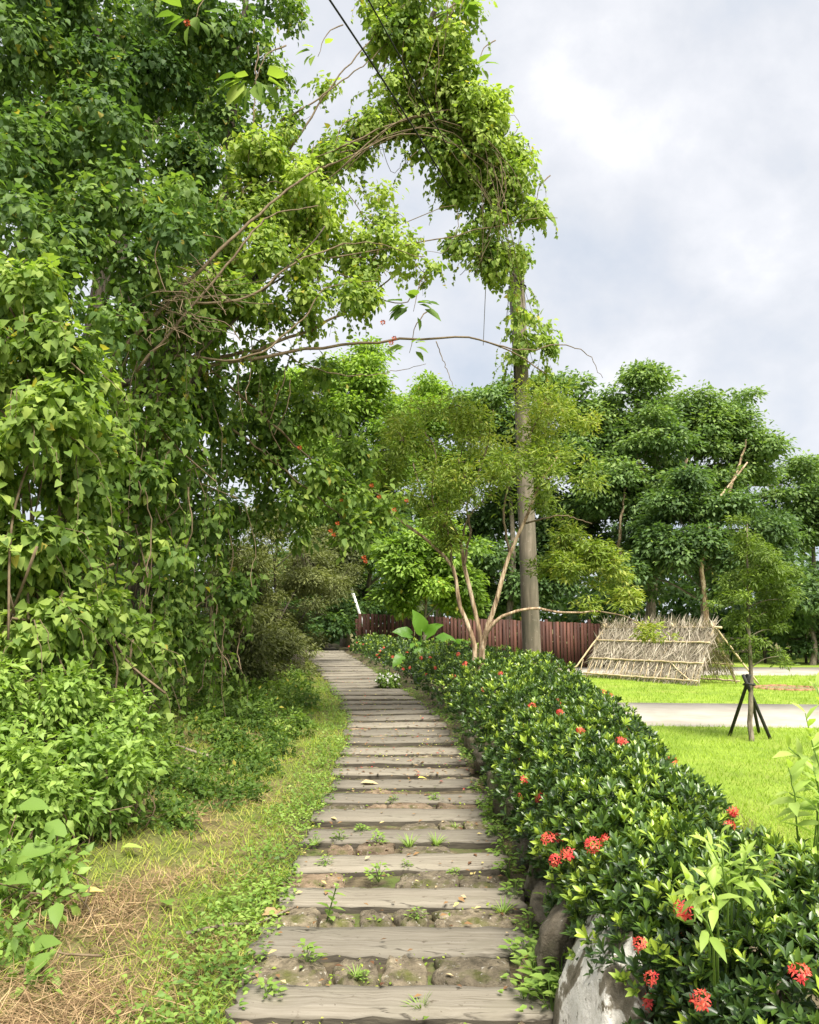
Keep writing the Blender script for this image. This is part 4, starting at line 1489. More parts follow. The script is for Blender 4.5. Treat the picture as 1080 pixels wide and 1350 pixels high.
vine_leaves([(a, b, c_, r_, t_ + .06) for a, b, c_, r_, t_ in cl_up], 1600, 24, .15, 300, .062, .8, 13, 'crown', vt, .45, mat=M_tree)
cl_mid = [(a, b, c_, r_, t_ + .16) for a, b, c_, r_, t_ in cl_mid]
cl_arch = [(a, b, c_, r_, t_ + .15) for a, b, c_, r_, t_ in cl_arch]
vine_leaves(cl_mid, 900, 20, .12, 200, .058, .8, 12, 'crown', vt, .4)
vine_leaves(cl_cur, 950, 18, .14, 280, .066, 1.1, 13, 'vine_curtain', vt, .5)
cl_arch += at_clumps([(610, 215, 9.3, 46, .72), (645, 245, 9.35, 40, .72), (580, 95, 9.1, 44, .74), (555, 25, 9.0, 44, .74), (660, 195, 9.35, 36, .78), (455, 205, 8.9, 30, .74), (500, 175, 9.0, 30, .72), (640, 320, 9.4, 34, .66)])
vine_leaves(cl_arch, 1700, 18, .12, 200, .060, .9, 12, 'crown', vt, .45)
vine_leaves(cl_fall, 70, 12, .10, 0, .085, 1.2, 12, 'vine_fall', vt, .2)
# hanging stems of the vine
mb = MB()
for i in range(90):
    c = cl_cur[rng.integers(len(cl_cur))]
    a = np.array(c[:3]) + rng.normal(size=3) * c[3] * np.array([.7, .5, .7])
    ln = rng.uniform(.3, 1.1)
    pts = [a, a + np.array([rng.normal() * .08, rng.normal() * .06, -ln * .5]), a + np.array([rng.normal() * .14, rng.normal() * .1, -ln])]
    pts[-1][2] = max(pts[-1][2], float(gz(pts[-1][0], pts[-1][1])))
    tube(mb, curve(pts, 8, .008), rng.uniform(.003, .007), 4, cap=False)
for i in range(120):
    c = (cl_mid + cl_arch)[rng.integers(len(cl_mid) + len(cl_arch))]
    a = np.array(c[:3])
    e = a + np.clip(rng.normal(size=3), -1.2, 1.2) * c[3] * .8
    tube(mb, curve([a, (a + e) / 2 + rng.normal(size=3) * .08, e], 8, .008), rng.uniform(.002, .005), 4, cap=False)
for i in range(75):
    t_ = rng.random()
    a = P(190 + 90 * t_ + rng.normal() * 12, 430 - 70 * t_ + rng.normal() * 22, rng.normal(6.55, .15))
    e = a + rng.normal(size=3) * np.array([.24, .12, .16]) + np.array([.08, 0, -.05])
    tube(mb, curve([a, (a + e) / 2 + rng.normal(size=3) * .04, e], 6, .004), rng.uniform(.0015, .0045), 4, cap=False)
mb.build('hanging_stems', M_twig, vt, kind='stuff')


def tendrils(parent, cl, n, ln, size, tone, out=1.0, down=1.0, mat=M_vine):
    """Loose vine ends with leaves strung along them."""
    ms, ml = MB(), MB()
    for i in range(n):
        c = cl[rng.integers(len(cl))]
        u = nrmz(rng.normal(size=3) + np.array([0, 0, -.2]))
        a = np.array(c[:3]) + u * c[3] * .85
        L_ = ln * rng.uniform(.4, 1.2)
        e = a + u * np.array([1, 1, .4]) * L_ * .45 * out + np.array([0, 0, -L_ * down * rng.uniform(.2, 1)])
        cc_ = curve([a, (a + e) / 2 + u * .12 * L_ + np.array([0, 0, .08 * L_]), e], 10, .004)
        cc_[:, 2] = np.maximum(cc_[:, 2], gz(cc_[:, 0], cc_[:, 1]) + .02)
        tube(ms, cc_, np.linspace(.0035, .0012, len(cc_)), 4, cap=False)
        k_ = int(L_ / .035) + 2
        t_ = rng.random(k_) * (len(cc_) - 1.01)
        p = cc_[t_.astype(int)] + (cc_[t_.astype(int) + 1] - cc_[t_.astype(int)]) * (t_ % 1)[:, None]
        d_ = rng.normal(size=(k_, 3)) * .6 + np.array([0, 0, -.8])
        n_ = u * .6 + np.array([0, -.2, .6]) + rng.normal(size=(k_, 3)) * .4
        put_leaves(ml, HEART_S, p, d_, n_, size * rng.uniform(.5, 1.2, k_), tone + rng.normal(size=k_) * .12)
    ms.build('tendrils', M_twig, parent, kind='stuff')
    ml.build('tendril_leaves', mat, parent, kind='stuff', smooth=False)


tendrils(vt, cl_arch + cl_fall, 230, .55, .055, .72)
tendrils(vt, cl_mid, 110, .5, .055, .74)
tendrils(vt, cl_cur, 160, .9, .07, .45, .5, 1.3)
tendrils(vt, cl_up, 120, .6, .06, .45, 1, .8)


# sprays of large leaves and the orange fruits among them
def spray(parent, px, py, Y, n, r, size, tone=.6, mat=M_vine):
    c = P(px, py, Y)
    mb_ = MB()
    tube(mb_, curve([c + np.array([.25, .3, .55]), c + np.array([.08, .12, .3]), c + np.array([0, .02, -.08])], 8, .005), np.linspace(.009, .003, 9), 5)
    mb_.build('twig', M_twig, parent)
    for i in range(n):
        a = rng.uniform(0, 2 * math.pi)
        dr = np.array([math.cos(a), -.35 + .3 * rng.normal(), math.sin(a) * .6 - .55])
        p = c + nrmz(dr) * r * rng.uniform(.15, .8)
        leaf_parts(parent, 'leaf', OVATE, mat, p[None], nrmz(dr)[None], (np.array([0, -.4, .9]) + rng.normal(size=3) * .25)[None], np.array([size * rng.uniform(.8, 1.25)]), np.array([tone + rng.normal() * .12]))


spray(vt, 335, 100, 7.2, 16, .26, .24, .62)
spray(vt, 255, 18, 7.0, 12, .24, .22, .45)
spray(vt, 545, 400, 8.8, 15, .22, .20, .42)
spray(vt, 540, 455, 8.8, 6, .14, .18, .6)
spray(vt, 605, 15, 8.8, 10, .2, .22, .5)
spray(vt, 630, 85, 9.0, 7, .16, .2, .7)
spray(vt, 705, 270, 9.2, 6, .2, .2, .7)
spray(vt, 420, 65, 8.6, 6, .2, .16, .75)
spray(vt, 440, 190, 8.6, 8, .2, .18, .7)
mb0 = MB()
for i in range(26):
    u = rv(1)[0]
    put_leaves(mb0, DIAM, (u * .008)[None], u[None], rv(1), np.array([.02]), np.array([rng.random()]))
fruit_me = mb0.mesh('fruit', M_fruit)
for (px_, py_, Y) in [(247, 30, 6.9), (516, 452, 8.8), (520, 446, 8.8), (365, 605, 8.9), (440, 705, 9.2), (436, 700, 9.2), (450, 660, 9.3), (500, 655, 9.5), (536, 660, 9.5), (480, 735, 9.4), (482, 740, 9.4), (395, 590, 8.8), (490, 640, 9.4), (505, 425, 8.7), (445, 690, 9.2), (520, 672, 9.5)]:
    M_ = np.eye(4)
    M_[:3, :3] *= random.uniform(.9, 1.3)
    M_[:3, 3] = P(px_, py_, Y - .15)
    inst('fruit', fruit_me, vt, M_)

# overhanging low branches with toothed leaves, right of the curtain
cl_low = at_clumps([(370, 590, 9.0, 32, .5), (420, 610, 9.2, 34, .52), (390, 650, 9.1, 32, .45), (450, 650, 9.4, 30, .5), (470, 700, 9.4, 22, .5), (500, 680, 9.6, 20, .5), (350, 620, 9, 28, .42), (430, 560, 9.2, 28, .55), (390, 540, 9, 28, .52), (400, 700, 9.3, 20, .4), (520, 660, 9.6, 14, .55), (410, 490, 9.2, 26, .55), (480, 600, 9.5, 22, .5)])
vine_leaves(cl_low, 330, 14, .14, 200, .095, .8, 12, 'crown', vt, .3, shape=OVATE)

# dense thicket at the left edge
th = thing('vine_thicket', (-2.6, 5.6, float(gz(-2.6, 5.6))), 'dense thicket of bright heart-leaved vine at the left edge, above the low bush', 'thicket')
cl_th = at_clumps([(20, 470, 5.5, 70, .6), (90, 490, 5.8, 55, .6), (25, 570, 5.3, 75, .66), (95, 600, 5.7, 50, .6), (20, 680, 5.3, 70, .6), (85, 730, 5.8, 52, .55), (30, 790, 5.3, 72, .6), (110, 810, 6.0, 55, .55), (170, 850, 6.6, 42, .5), (40, 870, 5.3, 60, .6), (120, 880, 6, 45, .55), (10, 400, 5.8, 60, .55), (80, 660, 6.2, 60, .4)])
vine_leaves(cl_th, 1000, 18, .12, 300, .068, .9, 15, 'foliage', th, .5)
mb = MB()
for i in range(60):
    c = cl_th[rng.integers(len(cl_th))]
    a = np.array(c[:3])
    e = np.array([a[0] + rng.normal() * .25, a[1] + rng.normal() * .2, max(float(gz(a[0], a[1])), a[2] - rng.uniform(.4, 1.5))])
    tube(mb, curve([a + rng.normal(size=3) * .15, (a + e) / 2 + rng.normal(size=3) * .1, e], 8), rng.uniform(.004, .010), 5)
mb.build('stems', M_twig, th)

tendrils(th, cl_th, 130, .6, .065, .62)

# trees that close the view behind the vines
tree('dense_tree', 'dark dense tree behind the vine-draped tree at the upper left', (-5.2, 11.5, float(gz(-5.2, 11.5))),
     at_clumps([(40, 300, 11.5, 170, .25), (200, 250, 11.8, 130, .25), (60, 560, 11, 150, .22), (200, 500, 11.5, 110, .25), (40, 90, 12, 150, .25), (170, 80, 12.3, 120, .25), (150, 700, 11, 120, .22), (30, 780, 10, 120, .22), (270, 640, 12, 70, .25), (290, 380, 12, 60, .25), (260, 130, 12.5, 70, .28)], .25),
     M_tree, 1700, 18, .17, .35, .3, M_bark, group=None, twigs=.05)
tree('small_leaved_bush', 'tall grey-green bush of tiny leaves at the left of the far path', ground_at(375, 17),
     at_clumps([(360, 710, 15.5, 44, .6), (340, 770, 15, 48, .45), (400, 730, 17, 40, .5), (420, 770, 18, 40, .42), (380, 800, 17, 40, .38), (330, 830, 14, 40, .4), (450, 770, 20, 26, .38), (400, 830, 18, 22, .32), (310, 720, 14, 40, .5), (300, 850, 12, 44, .42), (345, 862, 13.5, 36, .4), (270, 800, 11.5, 46, .45), (385, 858, 16, 26, .4), (330, 880, 12.5, 30, .4), (360, 840, 17, 30, .35), (300, 790, 13, 40, .42)], .45),
     M_dull, 3000, 18, .11, .22, .06, M_bark, NARROW, None, cat='bush', fill=.5)
tree('shade_tree', 'deep green shaded bush at the far bend of the path', ground_at(400, 24),
     at_clumps([(390, 780, 24, 34, .2), (430, 800, 26, 34, .2), (370, 830, 22, 30, .2), (405, 835, 26, 20, .2), (460, 800, 28, 30, .22)], .2),
     M_tree, 600, 18, .2, .4, .07, M_bark, DIAM, None, cat='bush')

# low leafy bush at the left front
ub = thing('leafy_bush', (-2.2, 5.0, float(gz(-2.2, 5.0))), 'low sprawling light green bush at the left front, over the dry grass', 'bush')
cl_ub = at_clumps([(20, 930, 5.0, 62, .68), (100, 930, 5.3, 56, .66), (165, 960, 5.5, 38, .66), (40, 1020, 4.7, 62, .66), (125, 1020, 5.0, 56, .62), (185, 1015, 5.3, 26, .6), (15, 1095, 4.4, 42, .6), (95, 1075, 4.8, 36, .55), (150, 1060, 5.1, 30, .55), (60, 890, 5.6, 40, .6), (-30, 1000, 4.8, 70, .6), (10, 1180, 3.9, 44, .5), (5, 1270, 3.5, 44, .5), (50, 1190, 3.85, 26, .55), (35, 1320, 3.3, 34, .5), (70, 1150, 4.1, 26, .5)])
vine_leaves(cl_ub, 900, 16, .10, 300, .052, .35, 15, 'foliage', ub, .45, shape=OVATE, mat=M_weed)
for (px_, py_, Y, ax, s) in [(25, 1062, 4.1, (1, -.3, .1), .17), (60, 1085, 4.2, (.8, -.4, -.2), .16), (20, 1130, 3.95, (.9, .2, .25), .19), (10, 1160, 3.8, (.6, -.5, .2), .17), (30, 1290, 3.3, (.6, .2, .6), .14), (75, 1190, 3.7, (.2, -.5, -.3), .12), (40, 1250, 3.4, (.7, -.3, .3), .15)]:
    leaf_parts(ub, 'leaf', OVATE, M_weed, P(px_, py_, Y)[None], np.array([ax], float), np.array([[0, -.5, .8]]), np.array([s]), np.array([.4]))
mb = MB()
for i in range(70):
    c = cl_ub[rng.integers(len(cl_ub))]
    a = np.array(c[:3])
    e = np.array([a[0] + rng.normal() * .15, a[1] + rng.normal() * .15, float(gz(a[0], a[1])) - .02])
    tube(mb, curve([e, (a + e) / 2 + rng.normal(size=3) * .06, a + rng.normal(size=3) * c[3] * .6], 6), np.linspace(.006, .003, 7), 4)
mb.build('stems', M_twig, ub)

# undergrowth along the foot of the thicket
mb = MB()
cl = []
for i in range(60):
    y = rng.uniform(6.2, 15)
    rel = -rng.uniform(1.9, 3.4) + .012 * (y - 6)
    if y > 9:
        rel = -rng.uniform(1.15, 2.8)
    x = float(xc(y)) + rel
    cl.append((x, y, float(gz(x, y)) + .10, rng.uniform(.16, .32), rng.uniform(.3, .6)))
pos, d, n, tone, _, _ = clump_points(cl, 1700, 14, .07, up=.8, droop=.2, fill=.4)
put_leaves(mb, DIAM, pos, d, n, rng.uniform(.04, .08, len(pos)), tone)
cl = []
for i in range(170):
    y = 4.9 * (13 / 4.9) ** rng.random()
    rel = -1.15 - abs(rng.normal()) * .75 - .25 * (y < 6)
    x = float(xc(y)) + rel
    cl.append((x, y, float(gz(x, y)) + .02, rng.uniform(.08, .18), rng.uniform(.1, .45)))
pos, d, n, tone, _, _ = clump_points(cl, 1900, 10, .06, up=.9, droop=.1, fill=.3)
pos[:, 2] = np.maximum(pos[:, 2], gz(pos[:, 0], pos[:, 1]) + .01)
put_leaves(mb, DIAM, pos, d, n, rng.uniform(.025, .06, len(pos)), tone)
mb.build('undergrowth', M_vine, kind='stuff', smooth=False)

# strap-leaved plant at the foot of the thicket
sp = G(306, 893)
st = thing('strap_leaf_plant', sp, 'plant with upright strap leaves at the foot of the thicket', 'plant')
for (dx, lean, h) in ((0, .1, .62), (.05, .3, .55), (-.06, -.25, .5), (.02, -.05, .7), (-.03, .4, .4), (.08, .55, .45)):
    leaf_parts(st, 'leaf', leafshape([(.2, .07), (.5, .08), (.8, .05)], .2, .15), M_weed, (sp + np.array([dx, 0, 0]))[None], np.array([[lean, -.1, 1.0]]), np.array([[.2, -1, .2]]), np.array([h]), np.array([.45 + lean * .4]))

# ------------------------------------------------------------------ elephant ear plant and white-flowered bush
ep = P(548, 850, 15.6)
ee = thing('elephant_ear', (ep[0], ep[1], float(gz(ep[0], ep[1]))), 'elephant ear plant with huge bright green leaves above the hedge', 'plant')


def ear_shape():
    out = [(-.22, .20), (0, .36), (.25, .40), (.5, .34), (.75, .20)]
    V, F = [], []
    for y, h in out:
        z = -.25 * max(y, 0) ** 2
        for q in (-1, -.5, 0, .5, 1):
            V.append((h * q, y - (.0 if q else (.14 if y < 0 else 0)) * -1, z + .20 * abs(q) * h + .05 * math.sin(16 * y + 3 * q) * abs(q)))
    for i in range(len(out) - 1):
        for j in range(4):
            a = i * 5 + j
            F += [(a, a + 1, a + 6), (a, a + 6, a + 5)]
    V.append((0, 1, -.3))
    a = (len(out) - 1) * 5
    F += [(a + j, a + j + 1, len(V) - 1) for j in range(4)]
    return np.array(V), np.array(F)


EAR = ear_shape()
root_e = np.array([ep[0], ep[1], float(gz(ep[0], ep[1]))])
for (px_, py_, s, d, n, t) in [(556, 830, .50, (-.25, -.35, .75), (.25, -.85, .3), .8), (564, 836, .46, (.45, -.5, .45), (-.1, -.75, .6), .5), (578, 842, .42, (.8, -.4, .1), (.1, -.6, .75), .4), (600, 852, .36, (.7, -.5, .35), (-.1, -.8, .5), .6), (610, 856, .30, (.8, -.5, -.1), (0, -.7, .7), .5),
                               (540, 836, .40, (-.8, -.3, .25), (0, -.75, .6), .35), (530, 866, .34, (-.5, -.5, -.4), (0, -.7, .7), .5), (566, 856, .34, (.2, -.7, -.5), (0, -.75, .6), .3), (548, 850, .40, (.2, -.6, -.45), (.15, -.9, .4), .6), (584, 858, .34, (.5, -.6, -.3), (.1, -.8, .5), .45)]:
    p = P(px_, py_, 15.4)
    leaf_parts(ee, 'leaf', EAR, M_ear, p[None], np.array([d], float), np.array([n], float), np.array([s * .80]), np.array([t * .7]))
    mb = MB()
    tube(mb, curve([root_e, (root_e + p) / 2 + np.array([.03, 0, .1]), p], 6), np.linspace(.02, .01, 7), 6)
    mb.build('leaf_stalk', M_ear, ee)

wp = P(512, 882, 15.0)
wb = thing('white_flower_bush', (wp[0], wp[1], float(gz(wp[0], wp[1]))), 'small bush dotted with white flowers between the far path and the hedge', 'bush')
clw = [(wp[0], wp[1], float(gz(wp[0], wp[1])) + .14, .16, .45)]
pos, d, n, tone, s_, _ = clump_points(clw, 45, 12, .05)
foliage(wb, 'foliage', DIAM, M_fresh, pos, d, n, .06, tone)
mb = MB()
q = s_[s_[:, 1] < wp[1] + .05][:15]
for p in q:
    put_leaves(mb, DIAM, np.repeat((p + [0, -.06, .03])[None], 5, 0), rv(5) + [0, -.3, .3], rv(5) + [0, -1, 1], .06, rng.random(5))
mb.build('flowers', M_white, wb, kind='stuff', smooth=False)

# ------------------------------------------------------------------ young staked tree
yb = G(990, 978)
yt = thing('young_tree', yb, 'slender young tree with feathery foliage tied to black stakes on the lawn', 'young tree')
c = curve([yb - [0, 0, .1], P(990, 900, yb[1]), P(987, 800, yb[1]), P(985, 690, yb[1])], 16, .006)
mb = MB()
tube(mb, c, np.linspace(.036, .010, len(c)), 9, jit=.06)
mb.build('trunk', M_greybark, yt)
clj = [(985, 690, 0, 16, .5), (980, 720, .1, 22, .5), (1000, 730, -.1, 24, .5), (970, 760, .1, 24, .48), (1010, 765, 0, 26, .5), (985, 775, -.2, 24, .48), (960, 795, .1, 18, .45), (1030, 760, .1, 20, .5), (1045, 755, .1, 12, .48), (1000, 800, .1, 22, .45), (980, 820, -.1, 20, .45), (1035, 800, .1, 18, .45), (1040, 790, -.1, 14, .5), (965, 850, 0, 14, .42), (985, 855, .1, 16, .42), (1022, 830, .1, 14, .45), (1028, 865, .05, 12, .45), (995, 845, -.1, 14, .45), (1008, 745, -.2, 24, .5)]
cly = at_clumps([(a, b, yb[1] + dy, r, t_) for a, b, dy, r, t_ in clj])
pos, d, n, tone, s_, k_ = clump_points(lumpy(cly, 3, .6, .7), 700, 15, .07, up=.9, droop=.35, fill=.3, flat=.5)
mb = MB()
for q in cly:
    a = np.array(q[:3])
    j = np.argmin(np.abs(c[:, 2] - (a[2] - .12)))
    tube(mb, curve([c[j], (c[j] + a) / 2 + [0, 0, .04], a], 6), np.linspace(.010, .003, 7), 5)
mb.build('branches', M_greybark, yt)
foliage(yt, 'crown', NARROW, M_feather, pos, d, n, .060 * rng.uniform(.7, 1.3, len(pos)), tone)

tr = thing('tree_stakes', yb, 'black stakes tied in a tripod around the young tree', 'tree stakes')
for (x, y, dy, tx) in ((960, 970, -.1, 989), (1018, 975, -.15, 980), (1002, 968, .45, 985)):
    mb = MB()
    b0 = G(x, y)
    tube(mb, curve([b0 - [0, 0, .05], P(tx, 890, yb[1] + (-.06 if dy < 0 else .08))], 4), .022, 8)
    mb.build('stake', M_stake, tr)
mb = MB()
a = np.linspace(0, 2 * math.pi, 13)
cc = P(988, 902, yb[1])
tube(mb, [cc + np.array([math.cos(q) * .065, math.sin(q) * .07, .01 * math.sin(2 * q)]) for q in a], .014, 6)
mb.build('tie', M_stake, tr)

# ------------------------------------------------------------------ pale seedlings in the right foreground


def sapling(label, shoots, L0, near=0.0, mat=M_pale):
    """shoots: (base px, py, tip px, py, Y, leaves, tone): leafy shoots on one stool."""
    shoots = [(*q[:4], q[4] - near, *q[5:]) for q in shoots]
    tips = [P(q[2], q[3], q[4]) for q in shoots]
    b0 = np.mean(tips, 0) + np.array([.06, .34, 0])
    b0[2] = float(gz(b0[0], b0[1]))
    t = thing('sapling', b0, label, 'sapling')
    mb_ = MB()
    pp, dd, nn, ss, tt = [], [], [], [], []
    for (bx, by, tx, ty, Y, nl, tn) in shoots:
        lo, tip = P(bx, by, Y + .05), P(tx, ty, Y)
        c_ = curve([b0 + rng.normal(size=3) * .01, b0 * .6 + lo * .4, lo, tip], 15, .002)
        tube(mb_, c_, np.linspace(.006, .0018, len(c_)), 6)
        ax = nrmz(tip - lo)
        for i in range(nl):
            f = i / max(nl - 1, 1)
            p = lo + (tip - lo) * (.15 + .85 * f)
            a_ = i * 2.4 + rng.uniform(-.5, .5)
            x_, y_, _ = basis(ax[None])
            side = x_[0] * math.cos(a_) + y_[0] * math.sin(a_)
            d_ = nrmz(side * (1.1 - .6 * f) + ax * (.35 + .5 * f))
            pp.append(p)
            dd.append(d_)
            nn.append(nrmz(np.array([0, -.25, 1.0]) + ax * .3 + rng.normal(size=3) * .25))
            ss.append(L0 * (1.1 - .45 * f) * rng.uniform(.75, 1.2))
            tt.append(tn + .3 * f + rng.normal() * .12)
    leaf_parts(t, 'leaf', LONG, mat, np.array(pp), np.array(dd), np.array(nn), np.array(ss), np.array(tt))
    mb_.build('stem', M_weed, t)


sh = []
for (x0, y0, x1, y1, Y, nl, tn) in [(930, 1190, 905, 1160, 2.7, 8, .6), (960, 1180, 935, 1112, 2.75, 11, .4), (965, 1190, 962, 1120, 2.8, 11, .3), (975, 1190, 985, 1128, 2.8, 10, .3), (985, 1190, 1010, 1130, 2.85, 9, .4), (945, 1200, 930, 1150, 2.65, 9, .6), (955, 1180, 950, 1100, 2.85, 9, .5), (985, 1160, 1035, 1120, 2.8, 6, .4), (940, 1240, 915, 1200, 2.6, 5, .2)]:
    sh.append((x0, y0, x1, y1, Y, nl, tn))
sapling('pale lime green sapling pushing up through the hedge in the right foreground', sh, .075, .42)
sh = [(1050, 1080, 1040, 1012, 2.9, 6, .4), (1085, 1060, 1062, 940, 3.0, 12, .6), (1090, 1110, 1072, 1010, 2.95, 11, .2), (1080, 1040, 1040, 985, 3.0, 6, .6), (1095, 1000, 1078, 905, 3.05, 9, .6), (1080, 1080, 1040, 1045, 2.95, 4, .5), (1075, 1120, 1085, 1060, 2.9, 8, .0)]
sapling('tall light green sapling cut by the right edge of the photo', sh, .11)

# ------------------------------------------------------------------ small weeds


def weed_template(kind):
    mb_ = MB()
    r = np.random.default_rng(70 + kind)
    if kind == 0:      # rosette cluster
        n_ = 34
        a = r.uniform(0, 6.28, n_)
        rad = r.uniform(.0, .10, n_)
        pos = np.stack([np.cos(a) * rad, np.sin(a) * rad, .03 + .10 * r.random(n_) * (1 - rad / .13)], -1)
        d = np.stack([np.cos(a), np.sin(a), r.uniform(-.1, .5, n_)], -1)
        put_leaves(mb_, OVATE, pos, d, np.array([[0, 0, 1.]]) + r.normal(size=(n_, 3)) * .3, r.uniform(.03, .055, n_), r.uniform(.3, .9, n_))
        for i in range(0, n_, 3):
            tube(mb_, [(0, 0, -.02), pos[i] * [.5, .5, .7], pos[i]], .002, 4, .3, cap=False)
    elif kind == 1:    # upright stem with pairs of leaves
        for k in range(5):
            z = .03 + .030 * k
            for s in range(2):
                a = k * 1.57 + s * math.pi + r.uniform(-.3, .3)
                put_leaves(mb_, OVATE, np.array([[0, 0, z]]), np.array([[math.cos(a), math.sin(a), .25]]), np.array([[0, 0, 1.]]), np.array([.085 * (1 - .10 * k)]), np.array([r.uniform(.5, .95)]))
        tube(mb_, [(0, 0, -.02), (.003, 0, .08), (0, 0, .16)], .0035, 5, .3)
    else:              # grass tuft
        n_ = 26
        a = r.uniform(0, 6.28, n_)
        d = np.stack([np.cos(a) * .5, np.sin(a) * .5, r.uniform(.5, 1.2, n_)], -1)
        put_leaves(mb_, leafshape([(.3, .04), (.7, .03)], .2, .35), np.stack([np.cos(a), np.sin(a), np.zeros(n_)], -1) * .012, d, np.stack([-np.cos(a), -np.sin(a), np.full(n_, .6)], -1), r.uniform(.07, .16, n_), r.uniform(.3, .9, n_))
    return mb_


wt = [weed_template(k) for k in range(3)]
weed_proto = []
for k in range(3):
    mb = MB()
    mb.add(np.concatenate(wt[k].V), np.concatenate(wt[k].F), np.concatenate(wt[k].T))
    weed_proto.append(mb.mesh('weed', M_weed, smooth=False))


def weed(px_, py_, kind, s, label, group='weeds sprouting along the path'):
    g_ = G(px_, py_)
    g_[2] = max(g_[2], float(pz(g_[1])) - .02) if abs(g_[0] - float(xc(g_[1]))) < .75 else g_[2]
    o = bpy.data.objects.new('weed', weed_proto[kind])
    o.location = g_
    o.rotation_euler = (random.gauss(0, .1), random.gauss(0, .1), random.uniform(0, 6.28))
    s *= .85
    o.scale = (s, s, s * random.uniform(.85, 1.15))
    tag(o, label, 'weed', group)
    col.objects.link(o)


weed(430, 1222, 1, 1.15, 'tall leafy weed between the third and second sleepers from the bottom')
weed(405, 1280, 0, .9, 'weed clump between the two nearest sleepers, left of centre')
weed(355, 1328, 0, .75, 'weed creeping over the left end of the nearest sleeper')
weed(663, 1210, 2, .8, 'grassy weed at the right end of the gap below the third sleeper')
ORD = ['nearest', 'second', 'third', 'fourth', 'fifth', 'sixth', 'seventh', 'eighth', 'ninth', 'tenth', 'eleventh', 'twelfth', 'thirteenth']
used_labels = {}


def place_words(px_, py_):
    g_ = G(px_, py_)
    i = sum(1 for b_ in beams if b_[0] < g_[1]) - 1
    r_ = g_[0] - float(xc(g_[1]))
    side = 'far left' if r_ < -.42 else 'left' if r_ < -.16 else 'middle' if r_ < .12 else 'right' if r_ < .40 else 'far right'
    return ORD[max(min(i - 1, 12), 0)], side, i


def unique(lbl, more):
    for m_ in more:
        t_ = lbl + m_
        if t_ not in used_labels:
            used_labels[t_] = 1
            return t_
    return lbl


KIND = ['small round-leaved weed', 'upright broad-leaved weed', 'small grassy tuft']
for (x, y, k, s) in [(500, 1164, 0, .8), (550, 1218, 0, .6), (430, 1146, 0, .6), (498, 1118, 0, .8), (447, 1116, 0, .8), (535, 1150, 0, .5), (475, 1105, 0, .7), (415, 1118, 2, .6), (540, 1122, 2, .8), (575, 1118, 2, .7),
                     (470, 1295, 2, .5), (556, 1340, 2, .6), (600, 1160, 0, .5), (480, 1300, 0, .4), (575, 1060, 0, .6), (520, 1062, 0, .6), (600, 1098, 2, .5), (425, 1010, 0, .8), (380, 1170, 0, .7)]:
    o_, sd_w, i_ = place_words(x, y)
    weed(x, y, k, s, unique('%s at the %s of the gap behind the %s sleeper' % (KIND[k], sd_w, o_), ['', ', the larger one', ', the smaller one']))
for n_w, (x, y, k, s) in enumerate([(690, 1275, 0, 1.1), (705, 1305, 0, 1.2), (740, 1320, 0, 1.5), (728, 1345, 0, 1.4), (755, 1345, 0, 1.3), (700, 1240, 0, .9), (680, 1190, 0, .9), (672, 1160, 0, 1.0), (668, 1135, 0, 1.0), (655, 1110, 0, .9), (648, 1085, 0, .9), (645, 1062, 0, .9), (640, 1040, 0, .8), (690, 1330, 0, .9)]):
    o_, sd_w, i_ = place_words(x, y)
    weed(x, y, k, s, unique('leafy weed under the rocks beside the %s sleeper' % o_, ['', ', closer to the rocks', ', closer to the path', ', lowest one', ', largest one', ', palest one']), 'weeds at the foot of the rocks')
weed(716, 1235, 1, 1.3, 'upright broad-leaved weed leaning on the rocks beside the second sleeper', 'weeds at the foot of the rocks')

# ------------------------------------------------------------------ grass


def scatter(n, x0, x1, y0, y1):
    """Random ground points, denser towards the camera."""
    y = y0 * (y1 / y0) ** rng.random(n)
    rel = rng.uniform(x0, x1, n)
    x = xc(y) + rel
    return x, y, rel


BLADE = (np.array([(-.024, 0, 0), (.024, 0, 0), (.018, .5, -.06), (-.018, .5, -.06), (0, 1, -.28)]), np.array([(0, 1, 2), (0, 2, 3), (3, 2, 4)]))


def field(x, y, f=1.0, seed=0):
    return (np.sin(x * 2.1 * f + 1.7 + seed) * np.cos(y * 1.7 * f - .6 + seed) + .6 * np.sin(x * 4.7 * f - y * 3.9 * f + seed) + .4 * np.sin(y * 7.3 * f + x * 1.3 * f))


# dry mown straw on the left verge
x, y, rel = scatter(70000, -3.0, -.62, 2.4, 9)
fld = field(x, y) + 1.7 * np.exp(-((rel + 1.32) / .36) ** 2) * sm((4.9 - y) / .8) - .9 * sm((y - 4.4) / .6)
k = (fld > .35 + .9 * rng.random(len(x)) - .3) & (rng.random(len(x)) < np.clip((-rel - .55) * 2.5, 0, 1))
x, y = x[k], y[k]
m = len(x)
pos = np.stack([x, y, gz(x, y) + rng.uniform(0, .03, m)], -1)
a = rng.uniform(0, 6.28, m)
d = np.stack([np.cos(a), np.sin(a), rng.normal(size=m) * .28 + .06], -1)
STR = (np.array([(-.009, 0, 0), (.009, 0, 0), (.009, .5, .03), (-.009, .5, .03), (0, 1, 0)]), BLADE[1])
mb = MB()
put_leaves(mb, STR, pos, d, np.array([[0, 0, 1.]]) + rng.normal(size=(m, 3)) * .3, rng.uniform(.05, .19, m), rng.uniform(0, 1, m))
mb.build('dry_grass', M_straw, kind='stuff', smooth=False)

